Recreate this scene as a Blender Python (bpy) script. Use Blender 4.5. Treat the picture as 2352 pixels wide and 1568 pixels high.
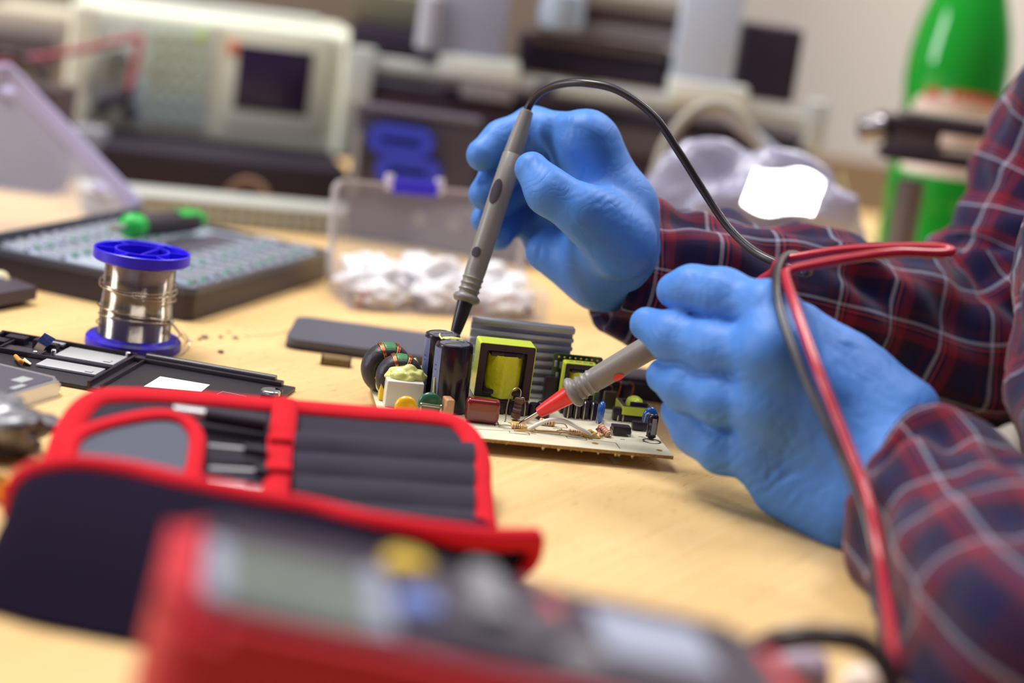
import bpy, bmesh, math, random
import numpy as np
from mathutils import Vector, Matrix, noise
random.seed(7)
R = math.radians
PI = math.pi
for o in list(bpy.data.objects): bpy.data.objects.remove(o)
scene = bpy.context.scene
C = scene.collection

# ---------------------------------------------------------------- camera
# desk top is z = 0, x runs to the right, y away from the camera, metres
PITCH, ROLL, FPX, CAMH = R(12), R(8), 4573.0, 0.243
CAMP = Vector((0, 0, CAMH))
FWD = Vector((0, math.cos(PITCH), -math.sin(PITCH)))
UP0 = Vector((0, math.sin(PITCH), math.cos(PITCH)))
RT0 = Vector((1, 0, 0))
CUP = math.cos(ROLL)*UP0 - math.sin(ROLL)*RT0
CRT = math.cos(ROLL)*RT0 + math.sin(ROLL)*UP0
cam = bpy.data.cameras.new('camera')
cam.lens = 70.0; cam.sensor_width = 36.0; cam.clip_start = 0.01; cam.clip_end = 50
cam.dof.use_dof = True; cam.dof.focus_distance = 0.955; cam.dof.aperture_fstop = 3.2
camo = bpy.data.objects.new('camera', cam); C.objects.link(camo)
camo.matrix_world = Matrix(((CRT.x, CUP.x, -FWD.x, 0), (CRT.y, CUP.y, -FWD.y, 0), (CRT.z, CUP.z, -FWD.z, CAMH), (0, 0, 0, 1)))
scene.camera = camo
scene.view_settings.view_transform = 'Standard'
scene.view_settings.look = 'None'
scene.view_settings.gamma = 1.0
scene.view_settings.exposure = 0.06
scene.view_settings.use_curve_mapping = False

# ---------------------------------------------------------------- world and lamps
w = bpy.data.worlds.new('room_light'); scene.world = w; w.use_nodes = True
w.node_tree.nodes['Background'].inputs[0].default_value = (0.62, 0.55, 0.74, 1)
w.node_tree.nodes['Background'].inputs[1].default_value = 0.12

def area(name, loc, target, sx, sy, power, col):
    l = bpy.data.lights.new(name, 'AREA'); l.shape = 'RECTANGLE'; l.size = sx; l.size_y = sy
    l.energy = power; l.color = col
    o = bpy.data.objects.new(name, l); C.objects.link(o); o.location = loc
    o.rotation_euler = (Vector(target)-Vector(loc)).to_track_quat('-Z', 'Y').to_euler()
    return o
area('ceiling_lamp', (-0.75, 1.35, 1.7), (0, 1.0, 0), 0.9, 0.5, 38, (1.0, 0.97, 0.92))
area('ceiling_lamp', (0.7, 1.75, 1.7), (0.1, 1.1, 0), 0.7, 0.5, 19, (1.0, 0.98, 0.96))
area('window_light', (-1.9, 0.75, 0.75), (0, 0.9, 0), 0.5, 1.0, 20, (0.93, 0.95, 1.0))
area('ceiling_lamp', (0.05, 0.42, 1.6), (0.05, 1.3, 0), 0.9, 0.35, 8, (1.0, 0.95, 0.93))
area('wall_fill', (1.2, 1.9, 1.3), (0.9, 2.7, 0.3), 0.5, 0.3, 14, (1.0, 0.95, 0.9))  # unseen fill light added to brighten the back wall

# ---------------------------------------------------------------- helpers
def P(x, y, z):
    'point seen at pixel x, y of the 2352 x 1568 frame, z metres along the view axis'
    return CAMP + z*(FWD + (x-1176)/FPX*CRT + (784-y)/FPX*CUP)
def G(x, y, H=0.0):
    'point at height H above the desk seen at pixel x, y'
    d = FWD + (x-1176)/FPX*CRT + (784-y)/FPX*CUP
    return CAMP + d*((H-CAMH)/d.z)

def s2l(c):
    return tuple(((v/255+0.055)/1.055)**2.4 if v > 10.3 else v/255/12.92 for v in c)
MATS = {}
def mat(name, col, rough=0.5, metal=0.0, trans=0.0, spec=0.5, bump=0.0, bscale=400, coat=0.0, ior=1.45, alpha=1.0, sss=0.0, vary=0.0, vscale=60, emis=None, col2=None):
    if name in MATS: return MATS[name]
    m = bpy.data.materials.new(name); m.use_nodes = True
    nt = m.node_tree; b = nt.nodes['Principled BSDF']
    c = s2l(col)
    b.inputs['Base Color'].default_value = (*c, 1)
    b.inputs['Roughness'].default_value = rough; b.inputs['Metallic'].default_value = metal
    b.inputs['Transmission Weight'].default_value = trans; b.inputs['Specular IOR Level'].default_value = spec
    b.inputs['Coat Weight'].default_value = coat; b.inputs['IOR'].default_value = ior; b.inputs['Alpha'].default_value = alpha
    if sss: b.inputs['Subsurface Weight'].default_value = sss; b.inputs['Subsurface Radius'].default_value = (0.3, 0.5, 1.0); b.inputs['Subsurface Scale'].default_value = 0.004
    if emis: b.inputs['Emission Color'].default_value = (*s2l(emis), 1); b.inputs['Emission Strength'].default_value = 1.0
    tc = nt.nodes.new('ShaderNodeTexCoord')
    if vary or col2:
        n = nt.nodes.new('ShaderNodeTexNoise'); n.inputs['Scale'].default_value = vscale; n.inputs['Detail'].default_value = 4
        nt.links.new(tc.outputs['Object'], n.inputs['Vector'])
        r = nt.nodes.new('ShaderNodeValToRGB'); r.color_ramp.elements[0].position = 0.4; r.color_ramp.elements[1].position = 0.62
        cc = s2l(col2) if col2 else tuple(v*(1-vary) for v in c)
        r.color_ramp.elements[0].color = (*c, 1); r.color_ramp.elements[1].color = (*cc, 1)
        nt.links.new(n.outputs['Fac'], r.inputs['Fac']); nt.links.new(r.outputs['Color'], b.inputs['Base Color'])
    if bump:
        n = nt.nodes.new('ShaderNodeTexNoise'); n.inputs['Scale'].default_value = bscale; n.inputs['Detail'].default_value = 3
        nt.links.new(tc.outputs['Object'], n.inputs['Vector'])
        bp_ = nt.nodes.new('ShaderNodeBump'); bp_.inputs['Strength'].default_value = bump; bp_.inputs['Distance'].default_value = 0.001
        nt.links.new(n.outputs['Fac'], bp_.inputs['Height']); nt.links.new(bp_.outputs['Normal'], b.inputs['Normal'])
    MATS[name] = m
    return m
def glove_mat():
    m = mat('blue_nitrile', (72, 128, 208), 0.5, spec=0.38, sss=0.10); nt = m.node_tree; b = nt.nodes['Principled BSDF']
    N = nt.nodes.new; tc = N('ShaderNodeTexCoord'); mp = N('ShaderNodeMapping'); mp.inputs['Rotation'].default_value = (0.3, 0.9, 0.5); mp.inputs['Scale'].default_value = (1, 0.22, 1)
    nt.links.new(tc.outputs['Object'], mp.inputs['Vector']); prev = None
    for sc, st, di in ((60, 0.28, 0.0018), (240, 0.05, 0.0006)):
        n = N('ShaderNodeTexNoise'); n.inputs['Scale'].default_value = sc; n.inputs['Detail'].default_value = 2; n.inputs['Distortion'].default_value = 1.2; nt.links.new(mp.outputs['Vector'], n.inputs['Vector'])
        s = N('ShaderNodeMath'); s.operation = 'SUBTRACT'; s.inputs[1].default_value = 0.5; nt.links.new(n.outputs['Fac'], s.inputs[0])
        a = N('ShaderNodeMath'); a.operation = 'ABSOLUTE'; nt.links.new(s.outputs[0], a.inputs[0])
        q = N('ShaderNodeMath'); q.operation = 'POWER'; q.inputs[1].default_value = 0.6; nt.links.new(a.outputs[0], q.inputs[0])
        bu = N('ShaderNodeBump'); bu.inputs['Strength'].default_value = st; bu.inputs['Distance'].default_value = di; nt.links.new(q.outputs[0], bu.inputs['Height'])
        if prev: nt.links.new(prev.outputs['Normal'], bu.inputs['Normal'])
        prev = bu
    nt.links.new(prev.outputs['Normal'], b.inputs['Normal'])
    return m

def wmat(o):
    m = o.matrix_basis.copy()
    while o.parent: o = o.parent; m = o.matrix_basis @ m
    return m
def thing(name, label, cat, loc=(0, 0, 0), rotz=0.0, group=None, M=None):
    o = bpy.data.objects.new(name, None); C.objects.link(o); o.empty_display_size = 0.01
    if M is not None: o.matrix_basis = M
    else: o.location = loc; o.rotation_euler = (0, 0, rotz)
    o.matrix_basis = Matrix.LocRotScale(o.location, o.rotation_euler, None) if M is None else M
    o['label'] = label; o['category'] = cat
    if group: o['group'] = group
    return o
def tag(o, label, cat, group=None, kind=None):
    if label: o['label'] = label
    if cat: o['category'] = cat
    if group: o['group'] = group
    if kind: o['kind'] = kind
    return o
def obj(name, bm, m, parent=None, world=False, smooth=None, label=None, recalc=True):
    if recalc: bmesh.ops.recalc_face_normals(bm, faces=bm.faces)
    me = bpy.data.meshes.new(name); bm.to_mesh(me); bm.free()
    if world and parent: me.transform(wmat(parent).inverted())
    o = bpy.data.objects.new(name, me); C.objects.link(o)
    if m: me.materials.append(m)
    if parent: o.parent = parent
    if smooth is not None:
        for p in me.polygons: p.use_smooth = True
        if smooth < 180: me.set_sharp_from_angle(angle=R(smooth))
    if label: o['label'] = label
    return o
def solo(name, bm, m, label, cat, loc=None, group=None, smooth=40, kind=None):
    'a thing that is one mesh, given in world coordinates'
    if loc is None:
        c = Vector((0, 0, 0))
        for v in bm.verts: c += v.co
        c /= max(1, len(bm.verts)); c.z = min(v.co.z for v in bm.verts); loc = c
    bmesh.ops.translate(bm, verts=bm.verts, vec=-Vector(loc))
    o = obj(name, bm, m, smooth=smooth); o.location = loc
    return tag(o, label, cat, group, kind)
def B(): return bmesh.new()
def TR(x, y, z): return Matrix.Translation((x, y, z))
def RZ(a): return Matrix.Rotation(a, 4, 'Z')
def RX(a): return Matrix.Rotation(a, 4, 'X')
def RY(a): return Matrix.Rotation(a, 4, 'Y')
def box(bm, c, s, M=None, bev=0.0, seg=2):
    g = bmesh.ops.create_cube(bm, size=1.0)['verts']
    for v in g: v.co = Vector((v.co.x*s[0]+c[0], v.co.y*s[1]+c[1], v.co.z*s[2]+c[2]))
    if bev:
        es = list({e for v in g for e in v.link_edges})
        r = bmesh.ops.bevel(bm, geom=es, offset=bev, segments=seg, affect='EDGES', profile=0.6)
        g = list({v for f in r['faces'] for v in f.verts} | {v for v in g if v.is_valid})
    if M is not None:
        for v in g: v.co = M @ v.co
    return g
def basis_to(d):
    d = Vector(d).normalized()
    a = Vector((0, 0, 1)) if abs(d.z) < 0.9 else Vector((1, 0, 0))
    x = a.cross(d).normalized(); y = d.cross(x)
    return x, y, d
def ring(bm, c, x, y, r, seg, ry=None):
    ry = r if ry is None else ry
    return [bm.verts.new(c + x*(r*math.cos(2*PI*i/seg)) + y*(ry*math.sin(2*PI*i/seg))) for i in range(seg)]
def bridge(bm, a, b):
    n = len(a)
    for i in range(n): bm.faces.new((a[i], a[(i+1) % n], b[(i+1) % n], b[i]))
def cyl(bm, p0, p1, r0, r1=None, seg=20):
    r1 = r0 if r1 is None else r1
    p0 = Vector(p0); p1 = Vector(p1); x, y, d = basis_to(p1-p0)
    a = ring(bm, p0, x, y, r0, seg); b = ring(bm, p1, x, y, r1, seg)
    bridge(bm, a, b); bm.faces.new(a[::-1]); bm.faces.new(b)
def lathe(bm, prof, M=None, seg=32, cap=True):
    M = M if M is not None else Matrix.Identity(4)
    rows = []
    for r, z in prof:
        rows.append([bm.verts.new(M @ Vector((r*math.cos(2*PI*i/seg), r*math.sin(2*PI*i/seg), z))) for i in range(seg)])
    for a, b in zip(rows, rows[1:]): bridge(bm, a, b)
    if cap: bm.faces.new(rows[0][::-1]); bm.faces.new(rows[-1])
def spline(pts, n=8):
    pts = [Vector(p) for p in pts]
    if len(pts) < 3: return pts
    out = []
    q = [2*pts[0]-pts[1]] + pts + [2*pts[-1]-pts[-2]]
    for i in range(1, len(q)-2):
        p0, p1, p2, p3 = q[i-1], q[i], q[i+1], q[i+2]
        for k in range(n):
            t = k/n
            out.append(0.5*((2*p1)+(p2-p0)*t+(2*p0-5*p1+4*p2-p3)*t*t+(3*p1-p0-3*p2+p3)*t**3))
    out.append(pts[-1])
    return out
def frames(pts):
    T = []
    for i in range(len(pts)):
        a = pts[max(0, i-1)]; b = pts[min(len(pts)-1, i+1)]; T.append((b-a).normalized())
    x, y, _ = basis_to(T[0]); X = [x]
    for i in range(1, len(pts)):
        v = X[-1] - T[i]*X[-1].dot(T[i]); X.append(v.normalized())
    return T, X, [t.cross(x) for t, x in zip(T, X)]
def tube(bm, pts, r, seg=10, n=8, rf=None, flat=1.0, caps=True):
    pts = spline(pts, n) if n else [Vector(p) for p in pts]
    T, X, Y = frames(pts); rows = []
    for i, p in enumerate(pts):
        rr = rf(i/(len(pts)-1)) if rf else r
        rows.append(ring(bm, p, X[i], Y[i], rr, seg, rr*flat))
    for a, b in zip(rows, rows[1:]): bridge(bm, a, b)
    if caps: bm.faces.new(rows[0][::-1]); bm.faces.new(rows[-1])
def prism(bm, pts, z0, z1, M=None):
    M = M if M is not None else Matrix.Identity(4)
    a = [bm.verts.new(M @ Vector((x, y, z0))) for x, y in pts]; b = [bm.verts.new(M @ Vector((x, y, z1))) for x, y in pts]
    bridge(bm, a, b); bm.faces.new(a[::-1]); bm.faces.new(b)
def rrect(w, h, r, n=6):
    out = []
    for cx, cy, a0 in ((w/2-r, h/2-r, 0), (-w/2+r, h/2-r, 90), (-w/2+r, -h/2+r, 180), (w/2-r, -h/2+r, 270)):
        for k in range(n+1):
            a = R(a0+90*k/n); out.append((cx+r*math.cos(a), cy+r*math.sin(a)))
    return out
def ringprism(bm, outer, inner, z0, z1, M=None):
    M = M if M is not None else Matrix.Identity(4)
    v = lambda L, z: [bm.verts.new(M @ Vector((x, y, z))) for x, y in L]
    o0, o1, i0, i1 = v(outer, z0), v(outer, z1), v(inner, z0), v(inner, z1)
    bridge(bm, o0, o1); bridge(bm, i1, i0); bridge(bm, o1, i1); bridge(bm, i0, o0)
def blob(bm, c, r, s=(1, 1, 1), amp=0.15, seed=0, sub=3, M=None):
    g = bmesh.ops.create_icosphere(bm, subdivisions=sub, radius=1.0)['verts']
    for v in g:
        n = v.co.normalized(); k = 1+amp*noise.noise(n*2.2+Vector((seed*3.1, 0, seed)))
        q = Vector((n.x*s[0], n.y*s[1], n.z*s[2]))*k*r
        v.co = (M @ q if M is not None else q)+Vector(c)
def patch(bm, rows, thick=0.0):
    'a sheet through rows of points, given a real thickness along its normals'
    nr, nc = len(rows), len(rows[0])
    V = [[Vector(p) for p in r] for r in rows]
    N = [[None]*nc for _ in range(nr)]
    for i in range(nr):
        for j in range(nc):
            a = V[min(i+1, nr-1)][j]-V[max(i-1, 0)][j]; b = V[i][min(j+1, nc-1)]-V[i][max(j-1, 0)]
            n = a.cross(b); N[i][j] = n.normalized() if n.length > 1e-12 else Vector((0, 0, 1))
    A = [[bm.verts.new(V[i][j]+N[i][j]*thick/2) for j in range(nc)] for i in range(nr)]
    Z = [[bm.verts.new(V[i][j]-N[i][j]*thick/2) for j in range(nc)] for i in range(nr)]
    for i in range(nr-1):
        for j in range(nc-1):
            bm.faces.new((A[i][j], A[i][j+1], A[i+1][j+1], A[i+1][j]))
            bm.faces.new((Z[i][j], Z[i+1][j], Z[i+1][j+1], Z[i][j+1]))
    for j in range(nc-1):
        bm.faces.new((A[0][j], Z[0][j], Z[0][j+1], A[0][j+1])); bm.faces.new((A[-1][j], A[-1][j+1], Z[-1][j+1], Z[-1][j]))
    for i in range(nr-1):
        bm.faces.new((A[i][0], A[i+1][0], Z[i+1][0], Z[i][0])); bm.faces.new((A[i][-1], Z[i][-1], Z[i+1][-1], A[i+1][-1]))

# signed distance modelling for the gloves
def sd_cone(X, a, b, ra, rb):
    a = np.array(a); b = np.array(b); ab = b-a
    q = X-a; t = np.clip((q@ab)/(ab@ab), 0, 1)
    return np.linalg.norm(q-t[..., None]*ab, axis=-1)-(ra+(rb-ra)*t)
def smin(a, b, k):
    h = np.clip(0.5+0.5*(b-a)/k, 0, 1)
    return b*(1-h)+a*h-k*h*(1-h)
def nets(V, org, h):
    ins = V < 0
    nx, ny, nz = V.shape
    acc = np.zeros((nx-1, ny-1, nz-1, 3), np.float32); cnt = np.zeros((nx-1, ny-1, nz-1), np.float32)
    cor = [(i, j, k) for i in (0, 1) for j in (0, 1) for k in (0, 1)]
    sl = lambda c: (slice(c[0], nx-1+c[0]), slice(c[1], ny-1+c[1]), slice(c[2], nz-1+c[2]))
    for a in cor:
        for ax in range(3):
            if a[ax]: continue
            b = list(a); b[ax] = 1
            va, vb = V[sl(a)], V[sl(tuple(b))]
            m = (va < 0) != (vb < 0)
            t = np.where(m, va/np.where(m, va-vb, 1), 0)
            for c in range(3):
                acc[..., c] += np.where(m, a[c]+(t if c == ax else 0), 0)
            cnt += m
    act = cnt > 0
    idx = -np.ones(act.shape, np.int64); idx[act] = np.arange(act.sum())
    pos = np.argwhere(act)+acc[act]/cnt[act][:, None]
    pos = pos*h+np.array(org)
    F = []
    for ax in range(3):
        o1, o2 = (ax+1) % 3, (ax+2) % 3
        s0 = [slice(None)]*3; s1 = [slice(None)]*3; s0[ax] = slice(0, -1); s1[ax] = slice(1, None)
        A, Bm = ins[tuple(s0)], ins[tuple(s1)]
        e = np.argwhere(A != Bm); flip = A[tuple(e.T)]
        ok = (e[:, o1] > 0) & (e[:, o2] > 0) & (e[:, o1] < act.shape[o1]) & (e[:, o2] < act.shape[o2])
        e, flip = e[ok], flip[ok]
        def g(d1, d2):
            q = e.copy(); q[:, o1] -= d1; q[:, o2] -= d2
            return idx[tuple(q.T)]
        q = np.stack([g(1, 1), g(0, 1), g(0, 0), g(1, 0)], 1)
        q[~flip] = q[~flip][:, ::-1]
        F.append(q)
    return pos, np.concatenate(F)
def hand_mesh(name, palm, fingers, kp, kf, creases, parent, m, h=0.0012):
    'palm and fingers are lists of (point, point, radius, radius); fingers fuse with the palm but stay apart'
    pts = [Vector(s[i]) for g in [palm]+fingers for s in g for i in (0, 1)]
    rm = 0.03
    lo = np.array([min(p[i] for p in pts)-rm for i in range(3)]); hi = np.array([max(p[i] for p in pts)+rm for i in range(3)])
    n = ((hi-lo)/h).astype(int)+1
    ax = [lo[i]+h*np.arange(n[i]) for i in range(3)]
    X = np.stack(np.meshgrid(*ax, indexing='ij'), -1).astype(np.float32)
    d = None
    for s in palm:
        v = sd_cone(X, *s); d = v if d is None else smin(d, v, kp)
    out = d
    for f in fingers:
        fd = None
        for s in f:
            v = sd_cone(X, *s); fd = v if fd is None else smin(fd, v, 0.007)
        out = np.minimum(out, smin(d, fd, kf))
    pos, F = nets(out, lo, h)
    me = bpy.data.meshes.new(name); me.from_pydata(pos.tolist(), [], F.tolist()); me.update()
    bm = B(); bm.from_mesh(me); bpy.data.meshes.remove(me)
    for _ in range(2): bmesh.ops.smooth_vert(bm, verts=bm.verts, factor=0.5, use_axis_x=True, use_axis_y=True, use_axis_z=True)
    bmesh.ops.recalc_face_normals(bm, faces=bm.faces); bm.normal_update()
    cs_ = [(Vector(c), Vector(dr).normalized(), lam, amp, rad) for c, dr, lam, amp, rad in creases]
    mv = []
    for v in bm.verts:
        p = v.co; dsp = 0.00030*noise.noise(p*70)+0.00012*noise.noise(p*200)
        for c, dr, lam, amp, rad in cs_:
            q = p-c; w_ = math.exp(-q.length_squared/rad**2)
            if w_ < 0.02: continue
            ph = q.dot(dr)+0.35*lam*noise.noise(p*130)*2
            brk = 0.6+0.6*noise.noise(p*70+Vector((9, 0, 0)))
            dsp += amp*brk*w_*((1-abs(math.sin(PI*ph/lam)))**1.5*-1+0.3)
        mv.append(v.normal*(dsp*0.9))
    for v, m_ in zip(bm.verts, mv): v.co += m_
    return obj(name, bm, m, parent, world=True, smooth=180)

# ---------------------------------------------------------------- materials
BLK = mat('black_plastic', (40, 30, 46), 0.35)
BLKM = mat('matt_black', (44, 34, 50), 0.7)
DARK = mat('dark_grey', (62, 54, 66), 0.5)
WHITE = mat('white_plastic', (232, 232, 228), 0.4)
SILV = mat('brushed_metal', (200, 202, 206), 0.3, 1.0)
LEADM = mat('tinned_lead', (190, 180, 165), 0.3, 1.0)

def wood_mat():
    m = bpy.data.materials.new('beech_veneer'); m.use_nodes = True; nt = m.node_tree; b = nt.nodes['Principled BSDF']
    N = nt.nodes.new; L = nt.links.new
    tc = N('ShaderNodeTexCoord'); mp = N('ShaderNodeMapping'); mp.inputs['Rotation'].default_value = (0, 0, R(28))
    L(tc.outputs['Object'], mp.inputs['Vector'])
    m2 = N('ShaderNodeMapping'); m2.inputs['Scale'].default_value = (260, 9, 20); L(mp.outputs['Vector'], m2.inputs['Vector'])
    n1 = N('ShaderNodeTexNoise'); n1.inputs['Scale'].default_value = 1.0; n1.inputs['Detail'].default_value = 5; L(m2.outputs['Vector'], n1.inputs['Vector'])
    m3 = N('ShaderNodeMapping'); m3.inputs['Scale'].default_value = (18, 1.6, 4); L(mp.outputs['Vector'], m3.inputs['Vector'])
    n2 = N('ShaderNodeTexNoise'); n2.inputs['Scale'].default_value = 1.0; n2.inputs['Detail'].default_value = 3; L(m3.outputs['Vector'], n2.inputs['Vector'])
    m4 = N('ShaderNodeMapping'); m4.inputs['Scale'].default_value = (900, 110, 50); L(mp.outputs['Vector'], m4.inputs['Vector'])
    n3 = N('ShaderNodeTexNoise'); n3.inputs['Scale'].default_value = 1.0; n3.inputs['Detail'].default_value = 1; L(m4.outputs['Vector'], n3.inputs['Vector'])
    r1 = N('ShaderNodeValToRGB'); r1.color_ramp.elements[0].position = 0.3; r1.color_ramp.elements[1].position = 0.7
    r1.color_ramp.elements[0].color = (*s2l((213, 174, 112)), 1); r1.color_ramp.elements[1].color = (*s2l((230, 198, 144)), 1)
    mx = N('ShaderNodeMix'); mx.data_type = 'FLOAT'; mx.inputs[0].default_value = 0.5
    L(n1.outputs['Fac'], mx.inputs[2]); L(n2.outputs['Fac'], mx.inputs[3]); L(mx.outputs[0], r1.inputs['Fac'])
    r3 = N('ShaderNodeValToRGB'); r3.color_ramp.elements[0].position = 0.68; r3.color_ramp.elements[1].position = 0.76
    r3.color_ramp.elements[0].color = (1, 1, 1, 1); r3.color_ramp.elements[1].color = (0.66, 0.5, 0.36, 1)
    L(n3.outputs['Fac'], r3.inputs['Fac'])
    mm = N('ShaderNodeMix'); mm.data_type = 'RGBA'; mm.blend_type = 'MULTIPLY'; mm.inputs[0].default_value = 0.8
    L(r1.outputs['Color'], mm.inputs[6]); L(r3.outputs['Color'], mm.inputs[7]); L(mm.outputs[2], b.inputs['Base Color'])
    b.inputs['Roughness'].default_value = 0.42; b.inputs['Specular IOR Level'].default_value = 0.45
    return m
WOOD = wood_mat()

def plaid_mat():
    m = bpy.data.materials.new('plaid_flannel'); m.use_nodes = True; nt = m.node_tree; b = nt.nodes['Principled BSDF']
    N = nt.nodes.new; L = nt.links.new
    uv = N('ShaderNodeTexCoord'); sp = N('ShaderNodeSeparateXYZ'); L(uv.outputs['UV'], sp.inputs[0])
    def axis(out, ph):
        a = N('ShaderNodeMath'); a.operation = 'MULTIPLY_ADD'; a.inputs[1].default_value = 1/0.032; a.inputs[2].default_value = ph
        L(out, a.inputs[0]); f = N('ShaderNodeMath'); f.operation = 'FRACT'; L(a.outputs[0], f.inputs[0])
        r = N('ShaderNodeValToRGB'); r.color_ramp.interpolation = 'CONSTANT'; cr = r.color_ramp
        stops = [(0.0, (22, 18, 62)), (0.24, (58, 16, 46)), (0.34, (24, 18, 56)), (0.43, (158, 154, 172)), (0.49, (38, 20, 52)), (0.54, (176, 62, 64)), (0.57, (30, 16, 52)),
                 (0.62, (112, 18, 38)), (0.78, (44, 16, 48)), (0.90, (26, 18, 56))]
        cr.elements[0].position = 0; cr.elements[0].color = (*s2l(stops[0][1]), 1)
        cr.elements[1].position = stops[1][0]; cr.elements[1].color = (*s2l(stops[1][1]), 1)
        for p, c in stops[2:]:
            e = cr.elements.new(p); e.color = (*s2l(c), 1)
        L(f.outputs[0], r.inputs['Fac']); return r
    ra, rb = axis(sp.outputs['X'], 0.1), axis(sp.outputs['Y'], 0.35)
    mx = N('ShaderNodeMix'); mx.data_type = 'RGBA'; mx.inputs[0].default_value = 0.5
    L(ra.outputs['Color'], mx.inputs[6]); L(rb.outputs['Color'], mx.inputs[7])
    L(mx.outputs[2], b.inputs['Base Color'])
    b.inputs['Roughness'].default_value = 0.9; b.inputs['Specular IOR Level'].default_value = 0.15
    b.inputs['Sheen Weight'].default_value = 0.15
    n = N('ShaderNodeTexNoise'); n.inputs['Scale'].default_value = 1500; L(uv.outputs['Object'], n.inputs['Vector'])
    bu = N('ShaderNodeBump'); bu.inputs['Strength'].default_value = 0.4; bu.inputs['Distance'].default_value = 0.0005
    L(n.outputs['Fac'], bu.inputs['Height']); L(bu.outputs['Normal'], b.inputs['Normal'])
    return m
PLAID = plaid_mat()

# ---------------------------------------------------------------- the room
def struct(name, bm, m):
    o = obj(name, bm, m); o['kind'] = 'structure'; return o
WALLM = mat('cream_paint', (226, 216, 206), 0.9)
bm = B(); box(bm, (0, 2.75, 0.6), (7, 0.1, 2.7)); struct('wall_back', bm, WALLM)
bm = B(); box(bm, (0, 0.7, -0.78), (7, 4.2, 0.06)); struct('floor', bm, mat('grey_floor', (120, 112, 108), 0.8))

# desk: top, apron and legs
desk = thing('desk', 'long beech veneer workbench under all the tools', 'desk', (0, 1.1, -0.75))
DX0, DX1, DY0, DY1 = -1.3, 0.62, 0.2, 2.02
bm = B(); prism(bm, [(DX0, DY0), (0.272, DY0), (0.272, 1.26), (DX1, 1.26), (DX1, DY1), (DX0, DY1)], -0.025, 0.0); obj('desk_top', bm, WOOD, desk, world=True, smooth=30)
LEGM = mat('grey_steel', (110, 108, 112), 0.5)
for x, y in ((DX0+0.08, DY0+0.1), (DX0+0.08, DY1-0.1), (DX1-0.08, DY1-0.1), (DX1-0.08, 1.36), (0.2, DY0+0.1)):
    if 1:
        bm = B(); box(bm, (x, y, -0.3875), (0.05, 0.05, 0.725), bev=0.004); obj('leg', bm, LEGM, desk, world=True)
bm = B(); box(bm, ((DX0+DX1)/2, DY1-0.1, -0.065), (DX1-DX0-0.2, 0.02, 0.08)); obj('apron', bm, LEGM, desk, world=True)
bm = B(); box(bm, (0.36, 2.0, 0.0255), (0.5, 0.018, 0.05)); 
solo('edge_board', bm, mat('khaki_board', (122, 104, 84), 0.7), 'low khaki wooden board along the back of the bench behind the green bottle', 'board')
# brown cupboard behind the instruments
cb = thing('cupboard', 'tall brown wooden cupboard behind the cream instrument', 'cupboard', (-0.55, 2.45, -0.75))
BR = mat('brown_laminate', (116, 102, 92), 0.6, vary=0.12, vscale=9)
bm = B(); box(bm, (-0.62, 2.47, 0.3), (1.35, 0.4, 2.1), bev=0.003); obj('body', bm, BR, cb, world=True)
for i, x in enumerate((-1.06, -0.62, -0.18)):
    bm = B(); box(bm, (x, 2.262, 0.3), (0.425, 0.016, 2.04), bev=0.003); d = obj('door', bm, BR, cb, world=True)
    bm = B(); box(bm, (x+0.17, 2.246, 0.3), (0.012, 0.016, 0.14), bev=0.003); obj('handle', bm, SILV, d, world=True)

# ---------------------------------------------------------------- power supply board
HB = 0.0075
FL = G(882, 985, HB); FR = G(1547, 1047, HB)
yaw = math.atan2(FR.y-FL.y, FR.x-FL.x); BW = (FR-FL).length; BD = 0.099
MB_ = TR(*FL) @ RZ(yaw)                      # board frame, z = 0 is its upper face
MBI = MB_.inverted()
def L(px, py, H=0.0):
    return MBI @ G(px, py, HB+H)
pcb = thing('circuit_board', 'populated power supply circuit board with yellow transformer being probed', 'circuit board', M=TR(0, 0, 0) @ MB_ @ TR(0, 0, -HB))
PM = MB_                                     # builders below work in the board frame
def part(name, bm, m, parent=None, smooth=35, label=None):
    for v in bm.verts: v.co = MB_ @ v.co
    return obj(name, bm, m, parent or pcb, world=True, smooth=smooth, label=label)
CREAM = mat('cream_solder_mask', (222, 216, 190), 0.45, vary=0.08, vscale=90)
# board with real holes
bm = B()
outer = [(0, 0), (BW, 0), (BW, BD), (0, BD)]
holes = [(L(1367, 1018), 0.0016), (L(1514, 1034), 0.0015), (L(1184, 975), 0.0024)]
prism(bm, outer, -0.0016, 0, None)
board = part('board', bm, CREAM)
bm = B()
ringprism(bm, [(x-0.00002 if x == 0 else x+0.00002, y-0.00002 if y == 0 else y+0.00002) for x, y in outer], [(0.0002, 0.0002), (BW-0.0002, 0.0002), (BW-0.0002, BD-0.0002), (0.0002, BD-0.0002)], -0.00165, -0.0001, None)
part('cut_edge', bm, mat('fibre_edge', (176, 138, 78), 0.8, vary=0.35, vscale=700))
for (c, r), cc in zip(holes, ((150, 110, 60), (150, 110, 60), (92, 58, 38))):
    bm = B(); lathe(bm, [(r, -0.002), (r, 0.00012), (r*0.8, 0.00014)], TR(c.x, c.y, 0) , 20); part('hole', bm, mat('hole_%d' % cc[0], cc, 0.8))
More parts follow.
